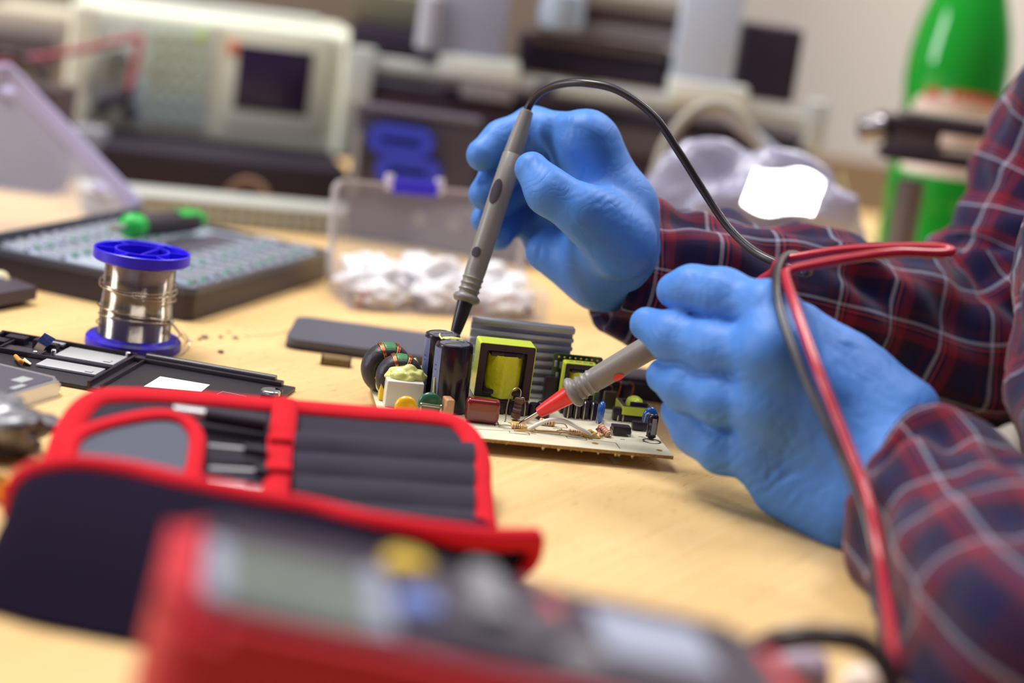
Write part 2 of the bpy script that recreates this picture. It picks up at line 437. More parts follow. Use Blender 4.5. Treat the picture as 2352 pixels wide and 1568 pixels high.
# solder side: blobs that carry the board on the desk
bm = B()
for k in range(70):
    x = random.uniform(0.004, BW-0.004); y = random.choice((random.uniform(0.002, 0.01), random.uniform(0.01, BD-0.004)))
    lathe(bm, [(0.0012, -0.0016), (0.0011, -0.0024), (0.0004, -0.0036)], TR(x, y, 0), 8)
for x, y in ((0.02, 0.03), (BW-0.03, 0.03), (0.004, BD-0.006), (BW-0.006, BD-0.006), (BW/2, 0.03)): lathe(bm, [(0.0014, -0.0016), (0.0012, -HB)], TR(x, y, 0), 8)
s_ = part('solder_joints', bm, mat('solder', (215, 215, 210), 0.3, 1.0)); s_['kind'] = 'stuff'
# black silk screen lines
bm = B()
INK = mat('black_ink', (44, 38, 36), 0.8)
def line(pts, w=0.00034, z=0.00008):
    for a, b in zip(pts, pts[1:]):
        a = Vector((a.x, a.y)); b = Vector((b.x, b.y)); d = (b-a); n = Vector((-d.y, d.x)).normalized()*w/2
        prism(bm, [tuple(a+n), tuple(a-n), tuple(b-n), tuple(b+n)], 0, z)
def pl(*pts): return [L(x, y) for x, y in pts]
line(pl((1090, 985), (1240, 993), (1414, 1017), (1424, 1030)))
line(pl((1170, 990), (1171, 994), (1217, 999), (1213, 993), (1170, 989)))
line(pl((1300, 1002), (1304, 1006), (1348, 1011), (1346, 1006), (1301, 1001)))
line(pl((1284, 997), (1290, 993), (1318, 995))); line(pl((1270, 984), (1290, 984), (1290, 987)))
line(pl((1155, 985), (1182, 986)))
line(pl((1125, 971), (1138, 974), (1136, 979)))
for (x, y) in ((1156, 976), (1148, 975), (1226, 996), (1356, 1008), (1481, 1014), (1430, 1009), (1471, 1003), (1478, 1004)):
    c = L(x, y); box(bm, (c.x, c.y, 0.00003), (0.0022, 0.0006, 0.00006))
c = L(1497, 1013)
for rr in (0.0044, 0.0039):
    line([Vector((c.x+rr*math.cos(a*PI/10), c.y+rr*math.sin(a*PI/10))) for a in range(21)])
part('printed_outlines', bm, INK, smooth=None)

# big electrolytic capacitors (front and rear), black sleeve with grey blue stripe
def big_cap(c, r, h, lean=0.0):
    M = TR(c.x, c.y, 0) @ RY(lean)
    bm = B(); lathe(bm, [(r*0.9, 0), (r, 0.0012), (r, h-0.0016), (r*0.96, h-0.0004), (r*0.86, h), (r*0.82, h-0.0002), (r*0.8, h-0.0007)], M, 40)
    p = part('capacitor', bm, mat('cap_sleeve', (30, 20, 36), 0.24, coat=0.15), smooth=40, label='tall black cylindrical capacitor with silver top')
    bm = B(); lathe(bm, [(r*0.79, h-0.0009), (r*0.79, h-0.0003), (r*0.4, h-0.00015)], M, 32)
    part('vent_top', bm, mat('aluminium_top', (176, 178, 188), 0.35, 0.9), p)
    bm = B()
    for a in (0.5, 0.5+PI/2): box(bm, (0, 0, h-0.0001), (r*1.3, 0.0004, 0.0002), M @ RZ(a))
    part('vent_score', bm, mat('score_grey', (120, 120, 130), 0.5, 0.8), p)
    bm = B(); n = 8
    A = [[M @ Vector(((r+0.00012)*math.cos(a), (r+0.00012)*math.sin(a), z)) for a in [R(178+i*44/n) for i in range(n+1)]] for z in (0.0014, h-0.002)]
    patch(bm, A, 0.0001); part('stripe', bm, mat('stripe_blue_grey', (112, 118, 160), 0.25), p)
    bm = B()
    for z in (h*0.3, h*0.62):
        for dz in (0, 0.0022): box(bm, ((r+0.0002)*math.cos(R(200)), (r+0.0002)*math.sin(R(200)), z+dz), (0.0002, 0.0028, 0.0003), M @ TR(0, 0, 0))
    part('minus_mark', bm, BLK, p)
cf = L(1029, 942); big_cap(Vector((cf.x, cf.y, 0)), 0.0091, 0.0335, -0.03)
big_cap(Vector((cf.x-0.0035, cf.y+0.0190, 0)), 0.0087, 0.0335, -0.03)
YG = mat('yellow_green_glue', (214, 218, 130), 0.35, coat=0.3, vary=0.12, vscale=150)
bm = B(); Mc = TR(cf.x-0.0015, cf.y+0.0095, 0.0325) @ RY(-0.03)
bm = B(); q = MBI @ P(1020, 846, 0.985); box(bm, (q.x, q.y, (q.z-0.0004)/2), (0.008, 0.006, q.z-0.0004), None, 0.0006); part('relay', bm, BLK, label='black relay behind the tall capacitors')
bm = B()
blob(bm, (cf.x-0.0005, cf.y+0.0095, 0.0327), 0.0042, (1.3, 0.6, 0.35), 0.3, 5)
tube(bm, [(cf.x-0.0065, cf.y+0.0150, 0.0338), (cf.x-0.0072, cf.y+0.0105, 0.0338), (cf.x-0.0062, cf.y+0.0060, 0.0330)], 0.0005, 8)
tube(bm, [(cf.x-0.0091, cf.y-0.004, 0.0165), (cf.x-0.0088, cf.y-0.0055, 0.008), (cf.x-0.0075, cf.y-0.0062, 0.0005)], 0.0005, 8)
part('glue', bm, YG)

# transformer: ferrite frame wrapped in lime tape, black bobbin, yellow coil
LIME = mat('lime_tape', (212, 228, 72), 0.3, coat=0.3)
YEL = mat('yellow_foil_tape', (220, 228, 38), 0.28, coat=0.4, bump=0.6, bscale=260, vary=0.08, vscale=300)
FERR = mat('ferrite', (50, 38, 46), 0.5)
def yoke_transformer(M, w, h, d, base, name_label, cut=0.72):
    root_bm = B(); ow = rrect(w-0.0008, h-0.0008, 0.0008, 2); iw = rrect(w*cut, h*0.74, 0.0006, 2)
    Mv = M @ TR(0, 0, base+h/2) @ RX(PI/2)       # outline stands upright, extruded along y
    ringprism(root_bm, ow, iw, -d/2, d/2, Mv)
    p = part('transformer', root_bm, FERR, smooth=None, label=name_label)
    bm = B(); ringprism(bm, rrect(w, h, 0.001, 3), rrect(w-0.0006, h-0.0006, 0.0008, 3), -d/2+0.0001, d/2+0.0001, Mv); part('tape_band', bm, LIME, p, smooth=None)
    bm = B(); r = w*cut*0.46
    hh = h*0.76
    lathe(bm, [(r*0.98, -hh/2), (r*1.0, 0), (r*0.99, hh/2)], M @ TR(0, 0, base+h/2-h*0.09) @ Matrix.Diagonal((1, d/(2*r)*1.3, 1, 1)), 40)
    for v in bm.verts: v.co += (v.co-(M @ Vector((0, 0, base+h/2)))).normalized()*0.0007*noise.noise(v.co*330)
    part('coil', bm, YEL, p, smooth=50)
    bm = B()
    box(bm, (0, 0, base+h/2+h*0.315), (w*cut*0.80, d*1.08, h*0.085), M, 0.0006)
    box(bm, (w*0.05, -d*0.03, base+h/2+h*0.285), (w*cut*0.3, d*1.12, h*0.10), M, 0.0006)
    box(bm, (0, 0, base+h/2-h*0.375), (w*cut*0.96, d*1.1, h*0.09), M, 0.0006)
    box(bm, (0, 0, base/2), (w*0.98, d*1.5, base), M, 0.0008)
    for s in (-1, 1):
        for k in range(5): box(bm, (w*(-0.36+0.18*k), s*d*0.8, base*0.45), (w*0.10, d*0.12, base*0.8), M, 0.0004)
    part('bobbin', bm, BLK, p, smooth=30)
    return p
c = L(1152, 938)
yoke_transformer(TR(0.0613, 0.059, 0), 0.0277, 0.0272, 0.0140, 0.0064, 'large transformer with lime tape frame and yellow coil')
# heatsink with horizontal fins
hx = 0.0737; hy = 0.0895
ALU = mat('aluminium', (206, 208, 216), 0.42, 0.25)
bm = B(); HW = 0.0523
box(bm, (0, 0, 0.0185), (HW, 0.0022, 0.037), TR(hx, hy, 0), 0.0003)
heat = None
for k in range(9):
    z = 0.0020+k*0.0043
    box(bm, (0, -0.0026, z), (HW, 0.0040, 0.0009), TR(hx, hy, 0) , 0.0003)
    box(bm, (0, -0.0044, z-0.0004), (HW, 0.0006, 0.0018), TR(hx, hy, 0), 0.0002)
box(bm, (0, -0.0018, 0.0372), (HW, 0.0066, 0.0018), TR(hx, hy, 0), 0.0004)
part('heatsink', bm, ALU, smooth=30, label='silver aluminium heatsink with horizontal fins')
# white relay box with toroid coils and glue on top
rb = L(925, 938)
bm = B(); box(bm, (rb.x, rb.y+0.006, 0.0065), (0.0178, 0.0125, 0.0130), None, 0.0007, 3); part('relay', bm, mat('relay_grey', (212, 208, 200), 0.35), smooth=40)
def toroid(c, Rr, r, tilt, rz, d=1.0):
    M = TR(*c) @ RZ(rz) @ RX(PI/2+tilt)
    bm = B(); rows = []
    for i in range(36):
        a = 2*PI*i/36; cc = Vector((Rr*math.cos(a), Rr*math.sin(a), 0)); e = Vector((math.cos(a), math.sin(a), 0))
        rows.append([bm.verts.new(M @ (cc+e*(r*math.cos(2*PI*j/14)*0.8)+Vector((0, 0, 1))*(r*1.25*math.sin(2*PI*j/14)))) for j in range(14)])
    for i in range(36): bridge(bm, rows[i], rows[(i+1) % 36])
    p = part('toroid_coil', bm, mat('black_tape', (48, 44, 54), 0.45, bump=0.5, bscale=300), smooth=180, label='black taped ring coil with green core')
    bm = B(); n = 6; rows = []
    for i in range(n+1):
        a = R(76+i*30/n); cc = Vector((Rr*math.cos(a), Rr*math.sin(a), 0)); e = Vector((math.cos(a), math.sin(a), 0))
        rows.append([bm.verts.new(M @ (cc+e*(r*1.07*math.cos(2*PI*j/12)*0.82)+Vector((0, 0, 1))*(r*1.2*math.sin(2*PI*j/12)))) for j in range(12)])
    for i in range(n): bridge(bm, rows[i], rows[i+1])
    bm.faces.new(rows[0]); bm.faces.new(rows[-1]); part('core', bm, mat('core_green', (66, 130, 84), 0.4), p, smooth=180)
    bm = B()
    for s in (68, 108):
        for q in range(3):
            a = R(s+q*3); e = Vector((math.cos(a), math.sin(a), 0)); cc = e*Rr
            tube(bm, [M @ (cc+e*(r*1.1*math.cos(t)*0.82)+Vector((0, 0, 1))*(r*1.26*math.sin(t))) for t in [PI*2*j/16 for j in range(17)]], 0.0003, 6, 0)
    part('copper_wire', bm, mat('copper', (214, 130, 90), 0.3, 1.0), p, smooth=60)
toroid((rb.x-0.0015, rb.y+0.0165, 0.0110), 0.0078, 0.0048, 0.0, 0.05)
toroid((rb.x-0.0065, rb.y+0.031, 0.0115), 0.0086, 0.0052, 0.0, 0.15)
bm = B(); blob(bm, (rb.x+0.0005, rb.y+0.0085, 0.0140), 0.0092, (1.0, 0.66, 0.58), 0.3, 2, 4)
part('glue', bm, YG)
for q, sz, ss, sd in (((rb.x-0.0085, rb.y+0.022, 0.008), 0.0055, (0.7, 1.0, 1.2), 3), ((rb.x+0.005, rb.y+0.024, 0.016), 0.004, (0.7, 1.0, 1.0), 4)):
    bm = B(); blob(bm, q, sz, ss, 0.25, sd, 3); part('glue', bm, YG)
bm = B(); box(bm, (rb.x-0.0095, rb.y+0.0145, 0.0065), (0.0025, 0.0075, 0.013), None, 0.0009); part('suppression_capacitor', bm, mat('box_yellow', (236, 198, 30), 0.3))
tq = L(972, 900)
bm = B(); box(bm, (rb.x+0.0150, rb.y+0.031, 0.0125), (0.0068, 0.0095, 0.025), None, 0.0006); part('bridge_rectifier', bm, mat('epoxy_grey', (84, 76, 80), 0.6), smooth=30)
# small dipped parts along the front
def disc(c, r, t, m, lab, rz=0.0, stretch=1.0):
    M = TR(c.x, c.y, r*0.92*stretch+0.0006) @ RZ(rz) @ RX(PI/2)
    bm = B(); prof = []
    for k in range(9):
        a = -PI/2+PI*k/8; prof.append((max(1e-5, r-t*0.5*(1-math.cos(a))*1.0)-0*1, 0.5*t*math.sin(a)))
    prof = [(r*0.02, -t*0.5), (r*0.6, -t*0.49), (r*0.88, -t*0.38), (r*0.985, -t*0.18), (r, 0), (r*0.985, t*0.18), (r*0.88, t*0.38), (r*0.6, t*0.49), (r*0.02, t*0.5)]
    lathe(bm, prof, M @ Matrix.Diagonal((1, stretch, 1, 1)), 32)
    p = part('disc_capacitor', bm, m, smooth=60, label=lab)
    bm = B()
    for s in (-1, 1): tube(bm, [(c.x+s*r*0.5, c.y, r*0.5), (c.x+s*r*0.5, c.y, 0.0)], 0.0003, 6, 0)
    part('lead', bm, LEADM, p)
c = L(929, 961); disc(Vector((c.x, c.y, 0)), 0.0054, 0.0040, mat('yellow_epoxy', (236, 182, 34), 0.12, coat=0.6), 'glossy yellow disc capacitor')
c = Vector((0.0238, 0.0300, 0)); disc(Vector((c.x, c.y, 0)), 0.0059, 0.0036, mat('green_epoxy', (44, 98, 72), 0.3, coat=0.3), 'green disc capacitor')
bm = B()
for x in (0.002, 0.0115): tube(bm, [(c.x-0.007+x, c.y-0.006, 0), (c.x-0.007+x, c.y-0.006, 0.0068), (c.x-0.0068+x, c.y-0.0045, 0.0070)], 0.00045, 8)
tube(bm, [(c.x-0.0045, c.y-0.0045, 0.0068), (c.x+0.0045, c.y-0.0045, 0.0064)], 0.0007, 8, 0)
part('fuse_clip', bm, LEADM)
c = Vector((0.0322, 0.0285, 0))
bm = B(); box(bm, (0, 0, 0.0056), (0.0042, 0.0078, 0.0098), TR(c.x, c.y, 0) @ RZ(0.15), 0.001, 3); part('film_capacitor', bm, mat('tan_epoxy', (196, 148, 112), 0.3, coat=0.3), smooth=50, label='small tan box capacitor')
bm = B()
for s in (-1, 1): tube(bm, [(c.x, c.y+s*0.0025, 0.002), (c.x+0.0004, c.y+s*0.0032, 0)], 0.0003, 6, 0)
part('lead', bm, LEADM)
c = L(1107, 972)
bm = B(); box(bm, (0, 0, 0.0063), (0.0163, 0.0062, 0.0115), TR(c.x-0.0005, c.y+0.001, 0) @ RZ(-0.06), 0.0026, 5); part('film_capacitor', bm, mat('brown_red_epoxy', (122, 36, 32), 0.1, coat=0.7), smooth=60, label='glossy brown red film capacitor')
bm = B(); tube(bm, [(c.x+0.006, c.y, 0.003), (c.x+0.0075, c.y-0.0005, 0.001), (c.x+0.0078, c.y-0.001, 0)], 0.0003, 6, 3)
part('lead', bm, LEADM)
# standing brown resistor with a looped lead
c = L(1184, 965)
def resistor(p0, p1, r, col, bands, lab, lead0=None, lead1=None):
    p0, p1 = Vector(p0), Vector(p1); x, y, d = basis_to(p1-p0); M = Matrix(((x.x, y.x, d.x, p0.x), (x.y, y.y, d.y, p0.y), (x.z, y.z, d.z, p0.z), (0, 0, 0, 1)))
    l = (p1-p0).length
    bm = B(); lathe(bm, [(r*0.5, 0), (r*0.95, l*0.04), (r, l*0.12), (r*0.98, l*0.2), (r*0.84, l*0.27), (r*0.84, l*0.73), (r*0.98, l*0.8), (r, l*0.88), (r*0.95, l*0.96), (r*0.5, l)], M, 20)
    p = part('resistor', bm, mat('res_%d_%d_%d' % col, col, 0.4), smooth=50, label=lab)
    for t, bc in bands:
        rr = r*1.03 if (t < 0.22 or t > 0.78) else r*0.88
        bm = B(); lathe(bm, [(rr*0.9, l*(t-0.032)), (rr, l*(t-0.03)), (rr, l*(t+0.03)), (rr*0.9, l*(t+0.032))], M, 20, False); part('colour_band', bm, mat('band_%d_%d_%d' % bc, bc, 0.4), p)
    for ld in (lead0, lead1):
        if ld: bm = B(); tube(bm, ld, 0.00032, 8, 6); part('lead', bm, LEADM, p, smooth=60)
    return p
K = (40, 30, 36); RD = (176, 52, 40); OR = (214, 110, 40); GD = (180, 140, 70)
rx, ry = c.x, c.y
resistor((rx-0.0004, ry, 0.0008), (rx+0.0008, ry+0.0006, 0.0112), 0.0024, (104, 72, 62), [(0.3, (70, 46, 44)), (0.45, (128, 110, 130)), (0.56, (60, 40, 48)), (0.72, (60, 40, 48))], 'brown resistor standing upright on end',
         [(rx+0.0008, ry+0.0006, 0.011), (rx+0.0006, ry, 0.0148), (rx-0.0018, ry-0.001, 0.0162), (rx-0.0044, ry-0.002, 0.0138), (rx-0.0056, ry-0.003, 0.0070), (rx-0.0056, ry-0.004, 0.0010), (rx-0.0062, ry-0.005, 0.0001)],
         [(rx+0.0008, ry+0.0006, 0.0108), (rx+0.0026, ry+0.0002, 0.0112), (rx+0.0036, ry-0.0004, 0.0080), (rx+0.0038, ry-0.0006, 0.003)])
TAN = (226, 196, 150)
def flat_res(px, py, ang, l=0.0062, r=0.00115, bands=((0.15, OR), (0.38, K), (0.52, K), (0.68, RD), (0.86, GD)), lab='small tan striped resistor lying flat', ll=0.006):
    c = L(px, py); d = Vector((math.cos(ang), math.sin(ang), 0)); a = Vector((c.x, c.y, r+0.0002)); 
    resistor(a-d*l/2, a+d*l/2, r, TAN, bands, lab, [a-d*l/2, a-d*(l/2+ll*0.7), a-d*(l/2+ll)-Vector((0, 0, r))], [a+d*l/2, a+d*(l/2+ll*0.7), a+d*(l/2+ll)-Vector((0, 0, r))])
flat_res(1188, 985, 0.0); flat_res(1256, 977, -0.1, 0.0078, 0.0016); flat_res(1319, 998, -0.1)
c = L(1395, 1003)
resistor((c.x+0.0005, c.y-0.001, 0.0012), (c.x-0.003, c.y+0.006, 0.0034), 0.0019, (222, 184, 142), [(0.14, RD), (0.34, OR), (0.5, RD), (0.66, RD), (0.86, RD)], 'tan resistor tilted up beside the chip',
         [(c.x+0.0005, c.y-0.001, 0.0012), (c.x+0.001, c.y-0.002, 0.0011), (c.x+0.001, c.y-0.0022, 0)], None)
c = L(1378, 1001); resistor((c.x, c.y, 0.001), (c.x-0.001, c.y+0.003, 0.0026), 0.0012, (132, 50, 44), [(0.5, K)], 'tiny red resistor on end', [(c.x, c.y, 0.001), (c.x+0.0006, c.y-0.0014, 0.0008), (c.x+0.0006, c.y-0.0016, 0)])
# yellow bodge wire and white jumper lead
def W(px, py, h): return L(px, py, h)
bm = B(); tube(bm, [W(1214, 985, 0.0008), W(1225, 980, 0.0024), W(1247, 969, 0.0052), W(1272, 963, 0.0070), W(1300, 968, 0.0064), W(1330, 983, 0.0044), W(1347, 992, 0.0028), W(1354, 997, 0.0016)], 0.0010, 12, 8)
part('jumper_wire', bm, mat('white_insulation', (226, 222, 214), 0.35), smooth=60, label='white insulated jumper wire')
bm = B(); tube(bm, [W(1180, 988, 0.0010), W(1203, 988, 0.0016), W(1240, 989, 0.0006), W(1300, 993, 0.0012), W(1360, 1000, 0.0008)], 0.00042, 8, 8); part('yellow_wire', bm, mat('yellow_lacquer', (206, 160, 70), 0.3, coat=0.4), smooth=60)
for px, py, zz, sz, ss, sd in ((1358, 1003, 0.001, 0.0042, (1.15, 0.7, 0.55), 11), (1200, 985, 0.0006, 0.0026, (1.5, 0.6, 0.4), 12), (1188, 973, 0.0001, 0.0034, (1.3, 0.7, 0.25), 14)):
    c = L(px, py); bm = B(); blob(bm, (c.x, c.y, zz), sz, ss, 0.4, sd, 3); part('glue', bm, mat('amber_glue', (214, 176, 92), 0.3, coat=0.3))
# daughter board standing upright, green, with small parts
dx0, dy0 = L(1268, 940).x, L(1300, 925).y
dbx, dby = 0.1016, 0.0765
GRN = mat('green_solder_mask', (32, 84, 56), 0.25, coat=0.3, vary=0.3, vscale=400)
bm = B(); prism(bm, rrect(0.0250, 0.0265, 0.001, 3), -0.0007, 0.0007, TR(dbx, dby, 0.01335) @ RX(PI/2)); dbp = part('daughter_board', bm, GRN, smooth=None, label='green upright circuit board')
bm = B()
for k in range(8): lathe(bm, [(0.0008, 0), (0.0008, 0.0003), (0.0004, 0.0008)], TR(dbx-0.0098+k*0.0028, dby-0.0007, 0.0248) @ RX(PI/2), 10)
for k in range(5): lathe(bm, [(0.0008, 0), (0.0008, 0.0003), (0.0004, 0.0008)], TR(dbx-0.0098+random.choice((0, 0.002)), dby-0.0007, 0.008+k*0.0028) @ RX(PI/2), 10)
part('solder_pads', bm, mat('copper_pad', (170, 120, 70), 0.35, 0.8), dbp)
for x, z in ((-0.0112, 0.0215), (-0.0086, 0.0210), (-0.0098, 0.0155), (-0.0114, 0.0105)):
    bm = B(); lathe(bm, [(0.0004, -0.0016), (0.0007, -0.0014), (0.0007, 0.0014), (0.0004, 0.0016)], TR(dbx+x, dby-0.0012, z), 12); part('diode', bm, mat('glass_diode', (150, 146, 140), 0.2), dbp, smooth=50)
# second, smaller transformer with the printed tape frame
t2 = yoke_transformer(TR(0.1008, 0.0658, 0), 0.0165, 0.0212, 0.0075, 0.0042, 'small upright transformer with lime tape frame')
bm = B(); zt = 0.0255; c = Vector((0.1008, 0.0613, 0))
for k in range(12):
    if k in (3, 8): continue
    box(bm, (c.x-0.0055+k*0.0008, c.y+0.0045+(0.0004 if k % 3 else 0), zt), (0.00045, 0.0011 if k % 2 else 0.0008, 0.0001))
box(bm, (c.x+0.0052, c.y+0.0045, zt), (0.0018, 0.0012, 0.0001))
part('printed_text', bm, mat('ink_blue_black', (40, 60, 90), 0.6), t2, smooth=None)
c = Vector((0.1015, 0.0560, 0))
bm = B()
for k in range(4): tube(bm, [(c.x-0.0062+k*0.0040, c.y-0.0028, 0.0088), (c.x-0.0064+k*0.0040, c.y-0.0040, 0.0070), (c.x-0.0064+k*0.0040, c.y-0.0042, 0.0)], 0.0004, 8, 5)
part('pin', bm, LEADM, t2, smooth=60)
bm = B()
for k in range(4): box(bm, (c.x-0.0060+k*0.0042, c.y-0.0006, 0.0045), (0.0036, 0.0055, 0.0088), None, 0.0006)
part('coil_former', bm, BLK, t2)
# black parts between the transformers
bm = B(); c = L(1265, 938); box(bm, (c.x, c.y+0.006, 0.0075), (0.008, 0.0045, 0.015), None, 0.0008); box(bm, (c.x+0.0055, c.y+0.003, 0.010), (0.0045, 0.005, 0.0012), None, 0.0003)
part('power_transistor', bm, BLK)
bm = B(); box(bm, (c.x+0.0062, c.y-0.002, 0.0080), (0.0048, 0.0015, 0.0120), None, 0.0003); part('transistor_tab', bm, LEADM)
bm = B(); c = L(1245, 962); lathe(bm, [(0.003, 0), (0.0033, 0.0006), (0.0033, 0.008), (0.0028, 0.0085)], TR(c.x, c.y, 0), 20); part('capacitor', bm, BLK, label='small black capacitor behind the probe tip')
bm = B(); c = L(1224, 955); lathe(bm, [(0.002, 0), (0.0026, 0.0004), (0.0026, 0.0062), (0.002, 0.0066)], TR(c.x, c.y, 0), 20); part('capacitor', bm, BLK)
# blue drops
def drop(px, py, r, t, rz, lab, hh):
    c = L(px, py); disc(Vector((c.x, c.y, 0)), r, t, mat('blue_epoxy', (36, 96, 190), 0.12, coat=0.6), lab, rz, hh)
drop(1377, 972, 0.0036, 0.003, 1.2, 'blue oval disc capacitor', 1.55)
drop(1489, 985, 0.0041, 0.0032, 0.15, 'blue disc capacitor by the board corner', 1.35)
c = L(1489, 986)
bm = B(); tube(bm, [(c.x-0.0005, c.y-0.003, 0.0072), (c.x-0.0018, c.y-0.0036, 0.0090), (c.x-0.0034, c.y-0.004, 0.0080), (c.x-0.0038, c.y-0.0042, 0.0045), (c.x-0.0036, c.y-0.0044, 0.0)], 0.00035, 8)
part('lead', bm, LEADM, smooth=60)
# small lying-over electrolytic near the corner
c = L(1494, 1008)
Ms = TR(c.x, c.y, 0.0008) @ RY(-0.02) @ RX(0.05)
bm = B(); r, h = 0.0025, 0.0112; lathe(bm, [(r*0.7, 0), (r, 0.0006), (r*0.9, 0.0012), (r, 0.0018), (r, h-0.0006), (r*0.85, h), (r*0.7, h-0.0003)], Ms, 24)
p = part('capacitor', bm, mat('cap_sleeve', (34, 24, 40), 0.12), smooth=40, label='small black electrolytic capacitor at the board corner')
bm = B(); A = [[Ms @ Vector(((r+0.00008)*math.cos(a), (r+0.00008)*math.sin(a), z)) for a in [R(250+i*50/6) for i in range(7)]] for z in (0.0022, h-0.001)]
patch(bm, A, 0.00008); part('stripe', bm, mat('stripe_grey', (150, 150, 170), 0.25), p)
bm = B()
def seg_text(bm, txt, cx, cz, s, M, rad):
    G7 = {'8': 'abcdefg', '5': 'acdfg', 'C': 'adef', '0': 'abcdef', '1': 'bc', '2': 'abdeg', 'V': 'cdebf', '6': 'acdefg'}
    S = {'a': (0, 1, 1, 0), 'b': (0.5, 0.5, 0, 1), 'c': (0.5, -0.5, 0, 1), 'd': (0, -1, 1, 0), 'e': (-0.5, -0.5, 0, 1), 'f': (-0.5, 0.5, 0, 1), 'g': (0, 0, 1, 0)}
    for i, ch in enumerate(txt):
        for g in G7.get(ch, ''):
            ox, oz, hx_, vz = S[g]
            a = R(cx)+(i-len(txt)/2+0.5)*s*0.8/rad+ox*s*0.5/rad
            box(bm, (rad*math.cos(a), rad*math.sin(a), cz+oz*s*0.5), (0.0001, max(hx_*s*0.5, s*0.12), max(vz*s*0.5, s*0.12)), M @ TR(0, 0, 0) if False else M)
seg_text(bm, '85', 235, 0.0072, 0.0010, Ms, r+0.00006); seg_text(bm, '25', 235, 0.0035, 0.0010, Ms, r+0.00006)
part('printed_text', bm, mat('silver_print', (170, 170, 182), 0.4), p, smooth=None)
bm = B()
for s in (-1, 1): tube(bm, [(c.x+s*0.0009, c.y-0.0004, 0.001), (c.x+s*0.0012, c.y-0.0008, 0)], 0.0003, 6, 0)
part('lead', bm, LEADM, p)
# DIL chip
c = L(1426, 1000)
bm = B(); box(bm, (0, 0, 0.0028), (0.0088, 0.0062, 0.0034), TR(c.x, c.y+0.002, 0) @ RZ(0.0), 0.0003); p = part('chip', bm, BLK, smooth=30, label='black eight pin chip')
bm = B()
for s in (-1, 1):
    for k in range(4): box(bm, (s*0.0046, 0.0002+0.0018*k-0.0009, 0.0014), (0.0004, 0.0006, 0.0026), TR(c.x, c.y, 0), 0.0001)
part('pin', bm, LEADM, p)
c = L(1425, 965)
bm = B(); box(bm, (0, 0, 0.0035), (0.0066, 0.0045, 0.006), TR(c.x-0.001, c.y, 0), 0.0004); p = part('optocoupler', bm, BLK, smooth=30)
bm = B()
for k in range(2): box(bm, (c.x-0.0022+0.0026*k, c.y-0.003, 0.0018), (0.0007, 0.0004, 0.0034), None, 0.0001)
part('pin', bm, LEADM, p)
bm = B(); c = L(1467, 988); box(bm, (0, 0, 0.0024), (0.0075, 0.0035, 0.004), TR(c.x, c.y, 0), 0.0005); part('diode_bridge', bm, BLK)
# low lime transformer lying flat on the right
c = L(1452, 968); Mt = TR(c.x+0.0012, c.y+0.006, 0) @ RZ(0.0)
bm = B(); ringprism(bm, rrect(0.0150, 0.0165, 0.0006, 2), rrect(0.0105, 0.0125, 0.0006, 2), 0.0036, 0.0080, Mt); p = part('transformer', bm, FERR, smooth=None, label='low flat transformer with lime tape side')
bm = B(); ringprism(bm, rrect(0.0154, 0.0169, 0.0008, 2), rrect(0.0150, 0.0165, 0.0006, 2), 0.0037, 0.0079, Mt); part('tape_band', bm, LIME, p, smooth=None)
bm = B(); lathe(bm, [(0.0044, 0), (0.0046, 0.005), (0.0044, 0.008), (0.0036, 0.0103), (0.0018, 0.0114), (0.0003, 0.0117)], Mt @ Matrix.Diagonal((1, 1.25, 1, 1)), 32); part('coil', bm, LIME, p, smooth=60)
bm = B(); box(bm, (0.001, -0.0052, 0.0084), (0.0088, 0.0015, 0.0030), Mt, 0.0004); box(bm, (0, 0, 0.0018), (0.0158, 0.0160, 0.0034), Mt, 0.0006); part('bobbin', bm, BLK, p)
# black coils behind
for k, (px, py, hh, rr) in enumerate(((1392, 938, 0.0100, 0.0033), (1410, 932, 0.0110, 0.0036), (1440, 930, 0.0095, 0.0038))):
    c = L(px, py); bm = B(); lathe(bm, [(rr*0.9, 0), (rr, 0.0005), (rr, hh-0.001), (rr*0.8, hh), (rr*0.4, hh-0.0004)], TR(c.x, c.y+0.010, 0), 22)
    p = part('choke', bm, BLK, smooth=40); bm = B()
    tube(bm, [(c.x+rr*0.8, c.y+0.010-rr*0.4, 0.001), (c.x+rr*1.0, c.y+0.0095-rr*0.4, hh-0.001), (c.x+rr*0.3, c.y+0.010, hh+0.0004)], 0.00045, 8); part('copper_wire', bm, mat('copper', (214, 130, 90), 0.3, 1.0), p, smooth=60)
bm = B(); c = L(1398, 945); box(bm, (c.x+0.001, c.y+0.006, 0.0045), (0.0065, 0.003, 0.009), None, 0.0006); part('capacitor', bm, mat('olive_sleeve', (70, 58, 40), 0.4))

